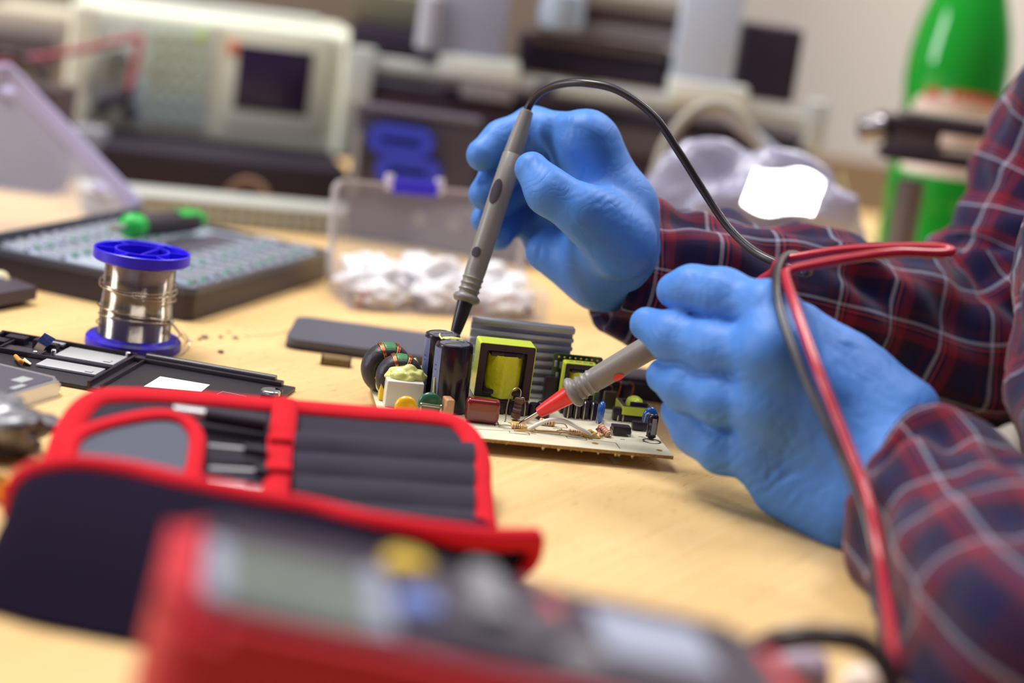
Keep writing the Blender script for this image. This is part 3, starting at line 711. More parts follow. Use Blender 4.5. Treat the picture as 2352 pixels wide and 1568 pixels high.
# ---------------------------------------------------------------- test probes
GREY = mat('probe_grey', (128, 124, 120), 0.38, bump=0.05, bscale=900)
REDC = mat('red_silicone', (176, 24, 50), 0.28, coat=0.3)
REDP = mat('red_plastic', (222, 44, 44), 0.32)
BCAB = mat('black_silicone', (34, 28, 38), 0.35, coat=0.1)
STEEL = mat('probe_steel', (206, 190, 170), 0.25, 1.0)
def probe(t, tip, end, nose_mat, dot_mat, roll=0.0, off=0.0, fat=1.0):
    'a probe from its metal tip to the strain relief; profile in metres along the axis'
    tip, end = Vector(tip), Vector(end); x, y, d = basis_to(end-tip); Lp = (end-tip).length
    cu = -(FWD - d*FWD.dot(d)).normalized()                     # side that shows its marks
    x = cu; y = d.cross(x)
    M = Matrix(((x.x, y.x, d.x, tip.x), (x.y, y.y, d.y, tip.y), (x.z, y.z, d.z, tip.z), (0, 0, 0, 1)))
    def pt(name, prof, m, lab=None, par=t, sm=45, nm_=1):
        bm = B(); lathe(bm, [(q*(fat if nm_ else 1), zz+(off if zz > 0.0046 and zz < Lp-0.03 else 0)) for q, zz in prof], M, 28); return obj(name, bm, m, par, world=True, smooth=sm, label=lab)
    pt('tip', [(0.0002, 0), (0.0008, 0.0012), (0.0010, 0.004), (0.0010, 0.012)], STEEL, 'bare steel needle tip')
    pt('nose', [(0.0018, 0.0085), (0.0024, 0.0088), (0.0030, 0.0125), (0.0042, 0.0250), (0.0044, 0.0275)], nose_mat)
    pt('barrel', [(0.0040, 0.0262), (0.0060, 0.0266), (0.0070, 0.0278), (0.0071, 0.0288), (0.0064, 0.0300), (0.0050, 0.0308), (0.0050, 0.0320), (0.0057, 0.0328), (0.0049, 0.0338), (0.0050, 0.0350), (0.0056, 0.0358),
                  (0.0050, 0.0368), (0.0051, 0.0380), (0.0056, 0.0388), (0.0051, 0.0398), (0.0053, 0.0420), (0.0055, 0.060), (0.0056, 0.085), (0.0053, Lp-0.0240), (0.0049, Lp-0.0235), (0.0050, Lp-0.0228), (0.0046, Lp-0.015), (0.0034, Lp-0.0005), (0.0026, Lp)], GREY)
    for z, rr, sx in ((0.0515, 0.0026, 1.0), (0.0835, 0.0031, 2.1)):
        bm = B(); n = 10; rows = []
        for i in range(n+1):
            row = []
            for j in range(n+1):
                u = -1+2*i/n; v = -1+2*j/n
                a, b_ = u*math.sqrt(1-v*v/2), v*math.sqrt(1-u*u/2)
                an = a*rr/0.0056+roll; row.append(M @ Vector((0.00568*fat*math.cos(an), 0.00568*fat*math.sin(an), off+z+b_*rr*sx)))
            rows.append(row)
        patch(bm, rows, 0.0002); obj('inlay_dot', bm, dot_mat, t, world=True, smooth=60)
    return M
bt = P(1046, 792, 0.972); btip = P(1020, 846, 0.985)
pb = thing('test_probe', 'grey barrel multimeter probe with black nose held upright by the far glove', 'test probe', btip)
# axis through the seen barrel, tip down behind the capacitors
pe = P(1211, 254, 1.0)
probe(pb, btip, pe, BCAB, BLKM, -0.5, (pe-btip).length-0.0995-0.0288, 0.98)
cabB = [pe-(pe-btip).normalized()*0.004, P(1217, 240, 1.0), P(1240, 213, 0.995), P(1285, 194, 0.985), P(1345, 191, 0.975), P(1420, 208, 0.968), P(1500, 264, 0.962), P(1560, 350, 0.96), P(1618, 442, 0.96),
        P(1672, 520, 0.955), P(1730, 575, 0.945), P(1790, 606, 0.935), P(1850, 628, 0.93), P(1862, 612, 0.915), P(1830, 586, 0.905), P(1800, 592, 0.895), P(1784, 630, 0.866),
        P(1786, 690, 0.846), P(1806, 762, 0.830), P(1850, 870, 0.812), P(1895, 965, 0.800), P(1945, 1075, 0.788), P(1985, 1185, 0.772), P(2008, 1290, 0.752), P(2028, 1420, 0.715), P(2046, 1590, 0.665), P(2075, 1850, 0.585)]
bm = B(); tube(bm, cabB, 0.0020, 12, 8); obj('cable', bm, BCAB, pb, world=True, smooth=60, label='black flexible test lead')
rtip = G(1191, 975, HB+0.0006); re_ = P(1738, 652, 0.915)
pr = thing('test_probe', 'grey probe with red nose held low over the board by the near glove', 'test probe', rtip)
probe(pr, rtip, re_, REDP, REDP, 0.95, 0.0028, 1.07)
cabR = [re_, P(1752, 641, 0.912), P(1775, 626, 0.905), P(1793, 600, 0.9), P(1850, 588, 0.897), P(1930, 575, 0.895), P(2020, 569, 0.893), P(2110, 567, 0.89), P(2165, 570, 0.887), P(2186, 578, 0.883), P(2150, 582, 0.878),
        P(2060, 580, 0.872), P(1960, 592, 0.868), P(1870, 608, 0.868), P(1812, 622, 0.868), P(1806, 640, 0.862), P(1822, 690, 0.845), P(1850, 770, 0.825), P(1885, 865, 0.808), P(1925, 965, 0.797), P(1968, 1072, 0.785), P(2000, 1165, 0.770), P(2022, 1290, 0.75), P(2042, 1420, 0.71), P(2062, 1590, 0.66), P(2092, 1850, 0.58)]
bm = B(); tube(bm, cabR, 0.0022, 12, 8); obj('cable', bm, REDC, pr, world=True, smooth=60, label='dark red flexible test lead')

# ---------------------------------------------------------------- solder spool
sc = G(305, 797); sc.z = 0
sp = thing('solder_spool', 'reel of solder wire on a bright blue plastic spool', 'solder spool', sc)
BLUE = mat('spool_blue', (44, 22, 216), 0.35); BLUED = mat('spool_blue_scuffed', (44, 22, 212), 0.4, col2=(34, 26, 120), vscale=130)
SM = TR(*sc)
r_ = 0.0245
def loc(name, bm, m, par=sp, sm=40, lab=None):
    for v in bm.verts: v.co = SM @ v.co
    return obj(name, bm, m, par, world=True, smooth=sm, label=lab)
bm = B(); lathe(bm, [(0.008, 0), (r_-0.001, 0), (r_, 0.001), (r_, 0.0048), (r_-0.0012, 0.0062), (0.018, 0.0068), (0.012, 0.0068)], None, 56); loc('lower_flange', bm, BLUED)
bm = B(); z = 0.0445
lathe(bm, [(0.012, z), (0.021, z+0.0003), (r_-0.0008, z+0.001), (r_, z+0.0018), (r_, z+0.0066), (r_-0.0006, z+0.0070), (r_-0.0012, z+0.0064), (r_-0.0014, z+0.0028), (0.0128, z+0.0026)], None, 56, False)
uf = loc('upper_flange', bm, BLUE)
bm = B(); lathe(bm, [(0.0140, z+0.0026), (0.0140, z+0.0068), (0.0130, z+0.0068), (0.0128, z-0.02)], None, 40, False); loc('hub_ring', bm, BLUE, uf)
bm = B(); lathe(bm, [(0.0001, z-0.018), (0.0128, z-0.018)], None, 30, False); loc('hub_floor', bm, BLUE, uf)
for k in range(6):
    bm = B(); box(bm, (0.0186, 0, z+0.0045), (0.0092, 0.0008, 0.0042), RZ(R(60*k+12))); loc('web', bm, BLUE, uf)
bm = B(); box(bm, (0, 0, z+0.0045), (0.0009, 0.0270, 0.0040), TR(0.004, 0, 0) @ RZ(R(-12))); loc('web', bm, BLUE, uf)
bm = B(); prof = []; n = 88
for i in range(n*4+1):
    zz = 0.0066+(z-0.0066)*i/(n*4); bulge = 0.0181+0.0004*math.sin(zz*140)+0.0002*math.sin(zz*390)
    prof.append((bulge+0.00016*abs(math.sin(PI*i/4)), zz))
lathe(bm, prof, None, 56, False)
SOLD = mat('solder_wire', (186, 176, 162), 0.15, 1.0)
wp = loc('wound_wire', bm, SOLD, sm=30)
bm = B()
for z0, z1, ph, tilt, ex in ((0.0345, 0.0335, 0.0, 0.0012, 0.0007), (0.0325, 0.0318, 0.7, 0.0012, 0.0008), (0.0300, 0.0285, 2.2, 0.0020, 0.0006), (0.0200, 0.0165, 2.8, 0.0022, 0.0006), (0.0175, 0.0120, 3.6, 0.0016, 0.0005)):
    tube(bm, [((0.0188+ex*(1.6 if math.cos(ph+2*PI*i/40) < -0.8 else 1))*math.cos(ph+2*PI*i/40), (0.0188+ex)*math.sin(ph+2*PI*i/40), z0+(z1-z0)*i/40+tilt*math.sin(2*PI*i/40)) for i in range(41)], 0.0004, 8, 0)
loc('loose_turns', bm, SOLD, wp, 60)
bm = B(); tube(bm, [P(390, 738, 1.02), P(400, 748, 1.02), G(425, 779, 0.002), G(440, 783, 0.0005)], 0.0008, 8); obj('wire_end', bm, mat('pale_wire', (222, 210, 190), 0.5), sp, world=True, smooth=60)
bm = B(); tube(bm, [sc+Vector((0.022, -0.004, 0.0066)), G(420, 765, 0.006), G(434, 783, 0.004), G(432, 800, 0.0015), G(412, 816, 0.0006), G(375, 826, 0.0005)], 0.00035, 8); obj('wire_end', bm, SOLD, sp, world=True, smooth=60)
rnd = random.Random(3)
for i, (x, y, s, lab) in enumerate(((470, 777, 1.3, 'largest solder crumb of the row right of the spool'), (458, 781, 0.8, 'solder crumb touching the left of the largest crumb'), (507, 776, 0.8, 'solder crumb right of the largest crumb by the spool'),
                              (540, 778, 0.9, 'rightmost solder crumb of the row beside the spool'), (525, 764, 0.6, 'small solder crumb above the row beside the spool'), (507, 811, 1.0, 'lone solder crumb in front of the row by the spool'))):
    bm = B(); c = G(x, y); blob(bm, (c.x, c.y, 0.0009*s), 0.0011*s, (1.6, 1, 0.8), 0.6, i, 2); solo('solder_crumb', bm, mat('dull_solder', (130, 122, 112), 0.5, 0.6), lab, 'solder crumb', group='solder crumbs on the bench', smooth=60)
bm = B(); tube(bm, [G(560, 772, 0.0004), G(620, 768, 0.0008), G(680, 757, 0.0005)], 0.0002, 6); solo('wire_offcut', bm, SOLD, 'thin pale wire offcut lying behind the solder crumbs', 'wire', smooth=60)

# ---------------------------------------------------------------- dark slab, film chip, small black box
def flat_frame(p0, ang, z=0.0): return TR(p0.x, p0.y, z) @ RZ(ang)
fl = G(654, 800); ft = flat_frame(fl, 0.035)
t = thing('battery_pack', 'flat charcoal slab battery lying behind the capacitors', 'battery', M=ft)
bm = B(); prism(bm, [(x+0.0525, y+0.031) for x, y in rrect(0.105, 0.062, 0.006, 5)], 0.0004, 0.0058); bmesh.ops.bevel(bm, geom=[e for e in bm.edges if abs(e.verts[0].co.z-e.verts[1].co.z) < 1e-6], offset=0.0008, segments=2, affect='EDGES'); obj('case', bm, mat('slate', (78, 78, 90), 0.5), t, smooth=50)
bm = B(); prism(bm, [(x+0.0525, y+0.031) for x, y in rrect(0.1056, 0.0626, 0.006, 5)], 0.0, 0.0022); obj('base', bm, BLKM, t, smooth=50)
a = G(735, 838); M = flat_frame(a, 0.08)
t = thing('flat_component', 'small brown gold edged component lying in front of the slab', 'electronic component', M=M)
bm = B(); box(bm, (0.008, 0.004, 0.0022), (0.0155, 0.0075, 0.0036), None, 0.0003); obj('body', bm, mat('brown_resin', (120, 96, 60), 0.4, vary=0.4, vscale=500), t)
for x in (0.0006, 0.0156):
    bm = B(); box(bm, (x, 0.004, 0.0022), (0.001, 0.0080, 0.0042), None, 0.0002); obj('end_cap', bm, BLK, t)
bm = B(); patch(bm, [[G(1393+8*u+4*v, 1046+9*u, 0.0003) for u in (0, 1, 2)] for v in (0, 1, 2, 3)], 0.0002); solo('tape_scrap', bm, mat('clear_tape', (228, 222, 214), 0.3), 'tiny scrap of clear tape in front of the board', 'tape scrap')
a = G(1360, 928); M = flat_frame(G(1390, 915), 0.12)
t = thing('plastic_tray', 'low black plastic case lying behind the right end of the board', 'case', M=M)
bm = B(); box(bm, (0.03, 0.02, 0.005), (0.085, 0.035, 0.010), None, 0.001); obj('body', bm, BLK, t)
bm = B(); box(bm, (0.03, 0.02, 0.0108), (0.078, 0.029, 0.0014), None, 0.0004); obj('lid', bm, BLKM, t)

# ---------------------------------------------------------------- phone parts at the left
tl, trc = G(108, 798), G(652, 893)
e1 = (trc-tl); e1.z = 0; PLn = e1.length; ang = math.atan2(e1.y, e1.x)
M = TR(tl.x, tl.y, 0) @ RZ(ang)               # x along the long edge, y away from the camera
MI = M.inverted()
def pq(x, y, H=0.0): return MI @ G(x, y, H)
ph = thing('phone_frame', 'gutted black smartphone frame with silver shield plates lying open', 'phone frame', M=M)
X0 = -0.024
def lp(name, bm, m, par=ph, sm=30, lab=None): return obj(name, bm, m, par, smooth=sm, label=lab)
D = 0.066; X1 = PLn+0.006
bm = B(); box(bm, ((X0+X1)/2, -D/2, 0.0012), (X1-X0, D, 0.0020), None, 0.0006); lp('chassis', bm, mat('frame_black', (40, 36, 44), 0.42, bump=0.3, bscale=900))
bm = B(); m_ = 0.047
cyl(bm, (m_+0.006, -0.002, 0.0046), (PLn-0.004, -0.002, 0.0046), 0.0022, None, 16); box(bm, ((m_+PLn)/2, -0.003, 0.0030), (PLn-m_, 0.0056, 0.0030), None, 0.0008)
lp('side_rail', bm, mat('satin_black', (54, 50, 58), 0.3), sm=40)
bm = B(); box(bm, (m_, -D/2, 0.0034), (0.0016, D, 0.0030), None, 0.0004); box(bm, (m_+0.006, -D/2, 0.0030), (0.0010, D, 0.0022), None, 0.0003)
box(bm, (X0+0.001, -D/2, 0.0034), (0.002, D, 0.003), None, 0.0005); box(bm, ((X0+m_)/2, -0.0012, 0.0036), (m_-X0, 0.0020, 0.0034), None, 0.0006); box(bm, ((X0+m_)/2, -0.033, 0.0034), (m_-X0, 0.0016, 0.0026), None, 0.0004)
box(bm, (-0.012, -0.016, 0.0034), (0.0014, 0.030, 0.0028), None, 0.0004)
lp('inner_ribs', bm, BLK)
PLT = mat('shield_plate', (198, 200, 204), 0.45, 0.55, bump=0.1, bscale=700)
for cx, cy, sx, sy in ((0.0285, -0.0140, 0.0300, 0.0205), (0.0285, -0.0410, 0.0300, 0.0140)):
    bm = B(); box(bm, (cx, cy, 0.0030), (sx, sy, 0.0012), None, 0.0003); box(bm, (cx+sx*0.36, cy-sy*0.3, 0.0038), (sx*0.12, sy*0.2, 0.0006), None, 0.0002); lp('shield_plate', bm, PLT)
for x, y, sx, sy, h in ((-0.012, -0.010, 0.010, 0.007, 0.0048), (0.001, -0.012, 0.006, 0.006, 0.0058), (0.009, -0.015, 0.005, 0.005, 0.0055), (-0.018, -0.018, 0.009, 0.008, 0.0040)):
    bm = B(); box(bm, (x, y, h/2+0.001), (sx, sy, h), None, 0.0004); lp('module', bm, BLK)
bm = B(); box(bm, (0.005, -0.005, 0.0042), (0.012, 0.004, 0.0012), None, 0.0003); lp('bracket', bm, PLT)
for x, y in ((-0.002, -0.004), (0.012, -0.022), (0.006, -0.031), (0.043, -0.002)):
    bm = B(); lathe(bm, [(0.0013, 0.002), (0.0013, 0.0052), (0.0009, 0.0056)], TR(x, y, 0), 14); lp('screw', bm, SILV)
bm = B(); box(bm, (-0.002, -0.026, 0.0034), (0.020, 0.010, 0.0006)); lp('camera_window', bm, mat('smoky', (60, 58, 66), 0.15))
bm = B(); c = pq(400, 888, 0.0024)
W4 = [pq(368, 865, 0.0024), pq(482, 884, 0.0024), pq(462, 900, 0.0024), pq(330, 888, 0.0024)]
prism(bm, [(v.x, v.y) for v in W4], 0.0023, 0.0026); lp('paper_sticker', bm, mat('white_paper', (240, 240, 240), 0.8))
bm = B()
for a_, b_ in (((512, 898), (566, 909)), ((498, 904), (512, 898))):
    q0, q1 = pq(*a_, 0.0025), pq(*b_, 0.0025); cyl(bm, (q0.x, q0.y, 0.0023), (q1.x, q1.y, 0.0023), 0.00018, None, 6)
lp('etched_line', bm, PLT)
c = pq(622, 900, 0.004)
bm = B(); lathe(bm, [(0.0046, 0.002), (0.0048, 0.0025), (0.0048, 0.0048), (0.0043, 0.0053)], TR(c.x, c.y, 0), 28); lp('vibration_motor', bm, SILV)
bm = B(); box(bm, (PLn+0.001, c.y-0.002, 0.003), (0.007, 0.014, 0.003), None, 0.0006); box(bm, (PLn+0.003, c.y+0.003, 0.0045), (0.004, 0.004, 0.0016), None, 0.0004); lp('connector_block', bm, BLK)
# flex cable standing up out of the frame
FLEX = mat('flex_peach', (250, 222, 186), 0.5)
bm = B(); pts = [G(60, 832, 0.004), P(74, 820, 0.985), P(88, 803, 0.983), P(97, 790, 0.982)]
side = (P(64, 836, 0.985)-P(46, 826, 0.985)).normalized()*0.0030
patch(bm, [[p-side*0.75, p+side*0.75] for p in spline(pts, 5)], 0.0004); fx = obj('flex_cable', bm, FLEX, ph, world=True, smooth=60)
bm = B(); a0, a1 = P(97, 790, 0.982), P(115, 771, 0.981); patch(bm, [[a0-side, a0+side], [a1-side, a1+side]], 0.0007); obj('cable_plug', bm, mat('plug_blue', (74, 92, 176), 0.4, vary=0.5, vscale=900), fx, world=True)
bm = B(); tube(bm, [G(36, 818, 0.004), G(44, 826, 0.005), G(54, 833, 0.004)], 0.0011, 8); obj('copper_flex', bm, mat('orange_flex', (226, 150, 50), 0.4), ph, world=True, smooth=60)
# silver edged phone
c0 = G(150, 905); c1 = G(0, 952); c2 = G(0, 868)
d1 = (c1-c0); d1.z = 0; d1.normalize(); ang = math.atan2(d1.y, d1.x)
M = TR(c0.x, c0.y, 0.0) @ RZ(ang)            # x runs towards the camera, y to the left... mirrored below
t = thing('smartphone', 'silver edged smartphone with dark screen at the left edge of the bench', 'smartphone', M=M)
S_ = mat('phone_silver', (206, 208, 216), 0.25, 0.8)
bm = B(); prism(bm, [(x+0.068, y-0.034) for x, y in rrect(0.136, 0.068, 0.006, 6)], 0.0, 0.0072)
bmesh.ops.bevel(bm, geom=[e for e in bm.edges if abs(e.verts[0].co.z-e.verts[1].co.z) < 1e-6], offset=0.0022, segments=4, affect='EDGES'); obj('case', bm, S_, t, smooth=60)
bm = B(); prism(bm, [(x+0.068, y-0.034) for x, y in rrect(0.129, 0.061, 0.003, 4)], 0.0070, 0.0075); s_ = obj('screen', bm, mat('screen_grey', (86, 84, 98), 0.3), t)
bm = B(); box(bm, (0.018, -0.012, 0.0076), (0.010, 0.006, 0.0002)); obj('label', bm, mat('label_grey', (168, 172, 176), 0.4), s_)
bm = B(); box(bm, (0.018, -0.034, 0.0076), (0.010, 0.008, 0.0002)); obj('label', bm, mat('label_pale', (200, 206, 214), 0.4), s_)
bm = B(); box(bm, (0.030, -0.006, 0.0076), (0.010, 0.003, 0.0002)); obj('label', bm, mat('label_grey', (168, 172, 176), 0.4), s_)

# laptop corner at the far left
cl = G(84, 690); M = TR(cl.x, cl.y, 0.0) @ RZ(R(200))
t = thing('black_instrument', 'corner of a flat black device at the left edge behind the phones', 'device', M=TR(G(82, 700).x, G(82, 700).y, 0.0) @ RZ(R(-24)))
bm = B(); prism(bm, [(-0.16, -0.075), (-0.0, -0.085), (0.0, 0.0), (-0.02, 0.006), (-0.16, 0.006)], 0.003, 0.010); obj('body', bm, DARK, t)
bm = B(); prism(bm, [(-0.15, -0.07), (-0.012, -0.075), (-0.014, -0.006), (-0.026, -0.002), (-0.15, -0.002)], 0.0, 0.003); obj('base', bm, BLK, t)
bm = B(); box(bm, (-0.032, -0.004, 0.0103), (0.02, 0.006, 0.0008)); obj('indicator', bm, mat('indicator_blue', (70, 120, 230), 0.4), t)
bm = B(); c = P(-6, 648, 1.10); blob(bm, c, 0.006, (1.2, 1, 1.2), 0.1, 4, 3); lathe(bm, [(0.003, 0), (0.003, c.z)], TR(c.x, c.y, 0), 14); solo('knob', bm, mat('cream_plastic', (214, 202, 160), 0.4), 'cream round knob at the left edge above the black device', 'knob', smooth=60)

# ---------------------------------------------------------------- driver bit case with open lid
cA = G(434, 741); cB = G(755, 640); cC = G(-30, 655)
ang = math.atan2(cB.y-cA.y, cB.x-cA.x); Ld = (cB-cA).length
M = TR(cA.x, cA.y, 0) @ RZ(ang)               # x to the far right, y to the left
MI2 = M.inverted()
Wd = 0.138; HC = 0.018
bc = thing('bit_case', 'large black screwdriver bit case with open clear lid and grey tray', 'tool case', M=M)
bm = B(); prism(bm, [(x+Ld/2, y+Wd/2) for x, y in rrect(Ld, Wd, 0.006, 5)], 0.0, HC-0.001); obj('body', bm, mat('case_black', (50, 40, 48), 0.42), bc, smooth=60)
bm = B(); ringprism(bm, [(x+Ld/2, y+Wd/2) for x, y in rrect(Ld+0.0012, Wd+0.0012, 0.0064, 5)], [(x+Ld/2, y+Wd/2) for x, y in rrect(Ld-0.010, Wd-0.010, 0.003, 5)], HC-0.0030, HC+0.001); obj('rim', bm, mat('rim_grey', (70, 72, 84), 0.35), bc, smooth=50)
bm = B(); box(bm, (Ld/2, Wd/2, HC-0.0018), (Ld-0.010, Wd-0.010, 0.002)); tray = obj('tray', bm, mat('tray_grey', (158, 168, 184), 0.5), bc)
bm = B(); box(bm, (Ld*0.60, Wd*0.47, HC-0.0002), (Ld*0.62, 0.022, 0.0012), None, 0.0004); box(bm, (Ld*0.5, Wd*0.955, HC-0.0002), (Ld*0.86, 0.006, 0.0012)); obj('dark_strip', bm, mat('strip_dark', (74, 70, 82), 0.6), tray)
bm = B(); box(bm, (Ld*0.5, Wd-0.002, HC+0.003), (Ld*0.96, 0.003, 0.006), None, 0.001); obj('hinge_wall', bm, mat('rim_grey', (70, 72, 84), 0.35), bc)
TRAYG = mat('pocket_grey', (190, 198, 212), 0.4); GL = mat('label_green', (60, 190, 110), 0.5); BITM = mat('bit_steel', (214, 218, 228), 0.25, 0.9)
bit0 = None
def bits_row(y, n, x0, x1, skip=()):
    for k in range(n):
        if k in skip: continue
        x = x0+(x1-x0)*k/(n-1)
        bm = B(); box(bm, (x, y, HC+0.0006), (0.0056, 0.0150, 0.0026), None, 0.0006); h_ = obj('bit_holder', bm, TRAYG, bc)
        bm = B(); cyl(bm, (x, y-0.010, HC+0.0022), (x, y+0.007, HC+0.0022), 0.0020, 0.0020, 6); obj('bit', bm, BITM, h_)
        if (k*7+int(y*1000)) % 3 != 0: bm = B(); box(bm, (x, y-0.0075, HC+0.0018), (0.0056, 0.0030, 0.0010)); obj('size_label', bm, GL, h_)
bits_row(0.016, 12, 0.016, Ld-0.014); bits_row(0.040, 12, 0.016, Ld-0.014)
bits_row(0.096, 13, 0.012, Ld-0.014); bits_row(0.120, 13, 0.012, Ld-0.020)
# lid: clear shallow tray hinged on the far left long edge, leaning back
CLR = mat('clear_acrylic', (214, 212, 232), 0.12, 0, 0.0, alpha=0.14, spec=0.6)
CLE = mat('clear_edge', (190, 186, 226), 0.15, 0, 0.0, alpha=0.82, spec=0.6)
hingeM = M @ TR(Ld, Wd, HC+0.001)
lidtop = P(2, 140, 1.34)
v = MI2 @ lidtop - Vector((Ld, Wd, HC)); LT = math.atan2(v.z, v.y)
LM = TR(0, Wd, HC+0.002) @ RX(LT)
lid = obj('lid', (lambda b: (box(b, (Ld*0.47, 0.065, 0), (Ld*0.94, 0.130, 0.0014), LM, 0.0004), b)[1])(B()), CLR, bc, label='clear acrylic lid standing open')
for x in (0.001, Ld*0.94):
    bm = B(); box(bm, (x, 0.065, 0.0052), (0.0026, 0.130, 0.011), LM, 0.0006); obj('lid_edge', bm, CLE, lid)
bm = B(); box(bm, (Ld*0.47, 0.129, 0.0052), (Ld*0.94, 0.0026, 0.011), LM, 0.0006); obj('lid_edge', bm, CLE, lid)
for y in (0.02, 0.11):
    bm = B(); box(bm, (Ld*0.94-0.022, y, 0.006), (0.012, 0.006, 0.003), LM, 0.001); obj('lid_clip', bm, CLE, lid)
# green and black screwdriver resting across the case
a = P(300, 520, 1.185); b_ = P(452, 482, 1.265); a.z = max(a.z, HC+0.0095); b_.z = HC+0.0088
dd = (b_-a).normalized()
x, y, d = basis_to(dd); Ms = Matrix(((x.x, y.x, d.x, a.x), (x.y, y.y, d.y, a.y), (x.z, y.z, d.z, a.z), (0, 0, 0, 1)))
Ln = (b_-a).length
t = thing('screwdriver', 'black and green handled precision screwdriver lying on the bit case', 'screwdriver', a)
GP = mat('driver_green', (30, 176, 70), 0.3)
bm = B(); lathe(bm, [(0.0066, 0.010), (0.0074, 0.012), (0.0070, 0.03), (0.0074, Ln-0.01), (0.0066, Ln-0.004)], Ms, 24); obj('grip', bm, mat('grip_black', (52, 44, 54), 0.55), t, world=True, smooth=40)
bm = B(); lathe(bm, [(0.0030, -0.006), (0.0066, -0.004), (0.0080, 0.001), (0.0078, 0.007), (0.0068, 0.0105)], Ms, 24); obj('collar', bm, GP, t, world=True, smooth=50)
bm = B(); lathe(bm, [(0.0064, Ln-0.005), (0.0070, Ln-0.002), (0.0060, Ln+0.004), (0.0025, Ln+0.006)], Ms, 24); obj('end_cap', bm, GP, t, world=True, smooth=50)
bm = B(); patch(bm, [[Ms @ Vector((0.0077*math.cos(aa), 0.0077*math.sin(aa), zz)) for aa in [R(q) for q in (60, 80, 100, 120, 140)]] for zz in (Ln-0.030, Ln-0.02, Ln-0.008)], 0.0004); obj('green_inlay', bm, GP, t, world=True, smooth=60)
bm = B(); cyl(bm, Ms @ Vector((0, 0, -0.022)), Ms @ Vector((0, 0, -0.004)), 0.0022, None, 12); obj('shaft', bm, SILV, t, world=True, smooth=60)

# ---------------------------------------------------------------- the technician: plaid shirt and two blue gloves
person = thing('person', 'person in red and navy plaid shirt and blue gloves holding two probes', 'person', (0.47, 1.02, -0.75))
mm = 0.001; GLOVE = glove_mat()
# far hand (right hand), thumb towards the camera, fingers curled round the black probe
def c_(a, b, ra, rb): return (P(*a), P(*b), ra*mm, rb*mm)
palmF = [c_((1346, 322, 1.0), (1415, 560, 1.005), 12.5, 20), c_((1368, 342, 1.004), (1438, 480, 1.004), 12, 14.5), c_((1345, 345, 1.01), (1405, 590, 1.02), 13, 19), c_((1310, 430, 1.035), (1395, 610, 1.03), 12, 18), c_((1262, 545, 1.05), (1385, 625, 1.035), 12, 17),
         c_((1346, 322, 1.0), (1340, 350, 1.015), 12.5, 13), c_((1345, 345, 1.01), (1310, 430, 1.035), 13, 12), c_((1310, 430, 1.035), (1262, 545, 1.05), 12, 12),
         c_((1435, 475, 1.0), (1415, 595, 1.01), 14.5, 19), c_((1420, 540, .985), (1370, 500, .978), 16, 15), c_((1250, 580, 1.03), (1370, 640, 1.02), 10, 15), c_((1400, 600, 1.02), (1500, 625, 1.04), 21, 22)]
fingF = [
    [c_((1350, 318, 1.0), (1222, 294, 1.021), 12.2, 10.0), c_((1222, 294, 1.021), (1154, 320, 1.017), 9.6, 8.8), c_((1154, 320, 1.017), (1109, 356, 1.010), 8.8, 8.5)],
    [c_((1340, 360, 1.020), (1225, 350, 1.036), 11, 9.6), c_((1225, 350, 1.036), (1150, 395, 1.026), 9.4, 8.8), c_((1150, 395, 1.026), (1113, 446, 1.018), 8.8, 8.3)],
    [c_((1310, 440, 1.035), (1220, 420, 1.048), 10.5, 9), c_((1220, 420, 1.048), (1150, 455, 1.04), 9, 8.2), c_((1150, 455, 1.04), (1114, 505, 1.03), 8.2, 7.6)],
    [c_((1270, 540, 1.048), (1205, 480, 1.058), 10, 8.4), c_((1205, 480, 1.058), (1165, 510, 1.048), 8.2, 7.4), c_((1165, 510, 1.048), (1146, 546, 1.036), 7.4, 7.0)],
    [c_((1425, 560, .985), (1340, 486, .972), 18, 12.5), c_((1340, 486, .972), (1262, 440, .972), 12.0, 10.4), c_((1262, 440, .972), (1222, 388, .978), 10.6, 8.6)],
]
def cr(p, q, lam, amp, rad): return (P(*p), P(*q)-P(*p), lam*mm, amp*mm, rad*mm)
creF = [cr((1385, 460, .968), (1410, 500, .968), 3.4, 0.9, 13), cr((1262, 425, .965), (1235, 405, .965), 2.6, 0.5, 8), cr((1310, 470, .965), (1290, 440, .965), 3.0, 0.5, 9), cr((1370, 545, .97), (1362, 585, .97), 5.5, 0.8, 16),
        cr((1290, 300, .985), (1310, 302, .985), 3.2, 0.5, 14), cr((1225, 570, 1.03), (1255, 580, 1.03), 4.0, 0.8, 16), cr((1150, 300, .99), (1130, 320, .99), 2.6, 0.5, 7), cr((1110, 350, .99), (1100, 366, .99), 3.0, 0.4, 6), cr((1108, 455, 1.0), (1100, 475, 1.0), 3.0, 0.5, 8)]
hand_mesh('glove', palmF, fingF, 0.010, 0.004, creF, person, GLOVE).__setitem__('label', 'far blue glove gripping the upright probe')

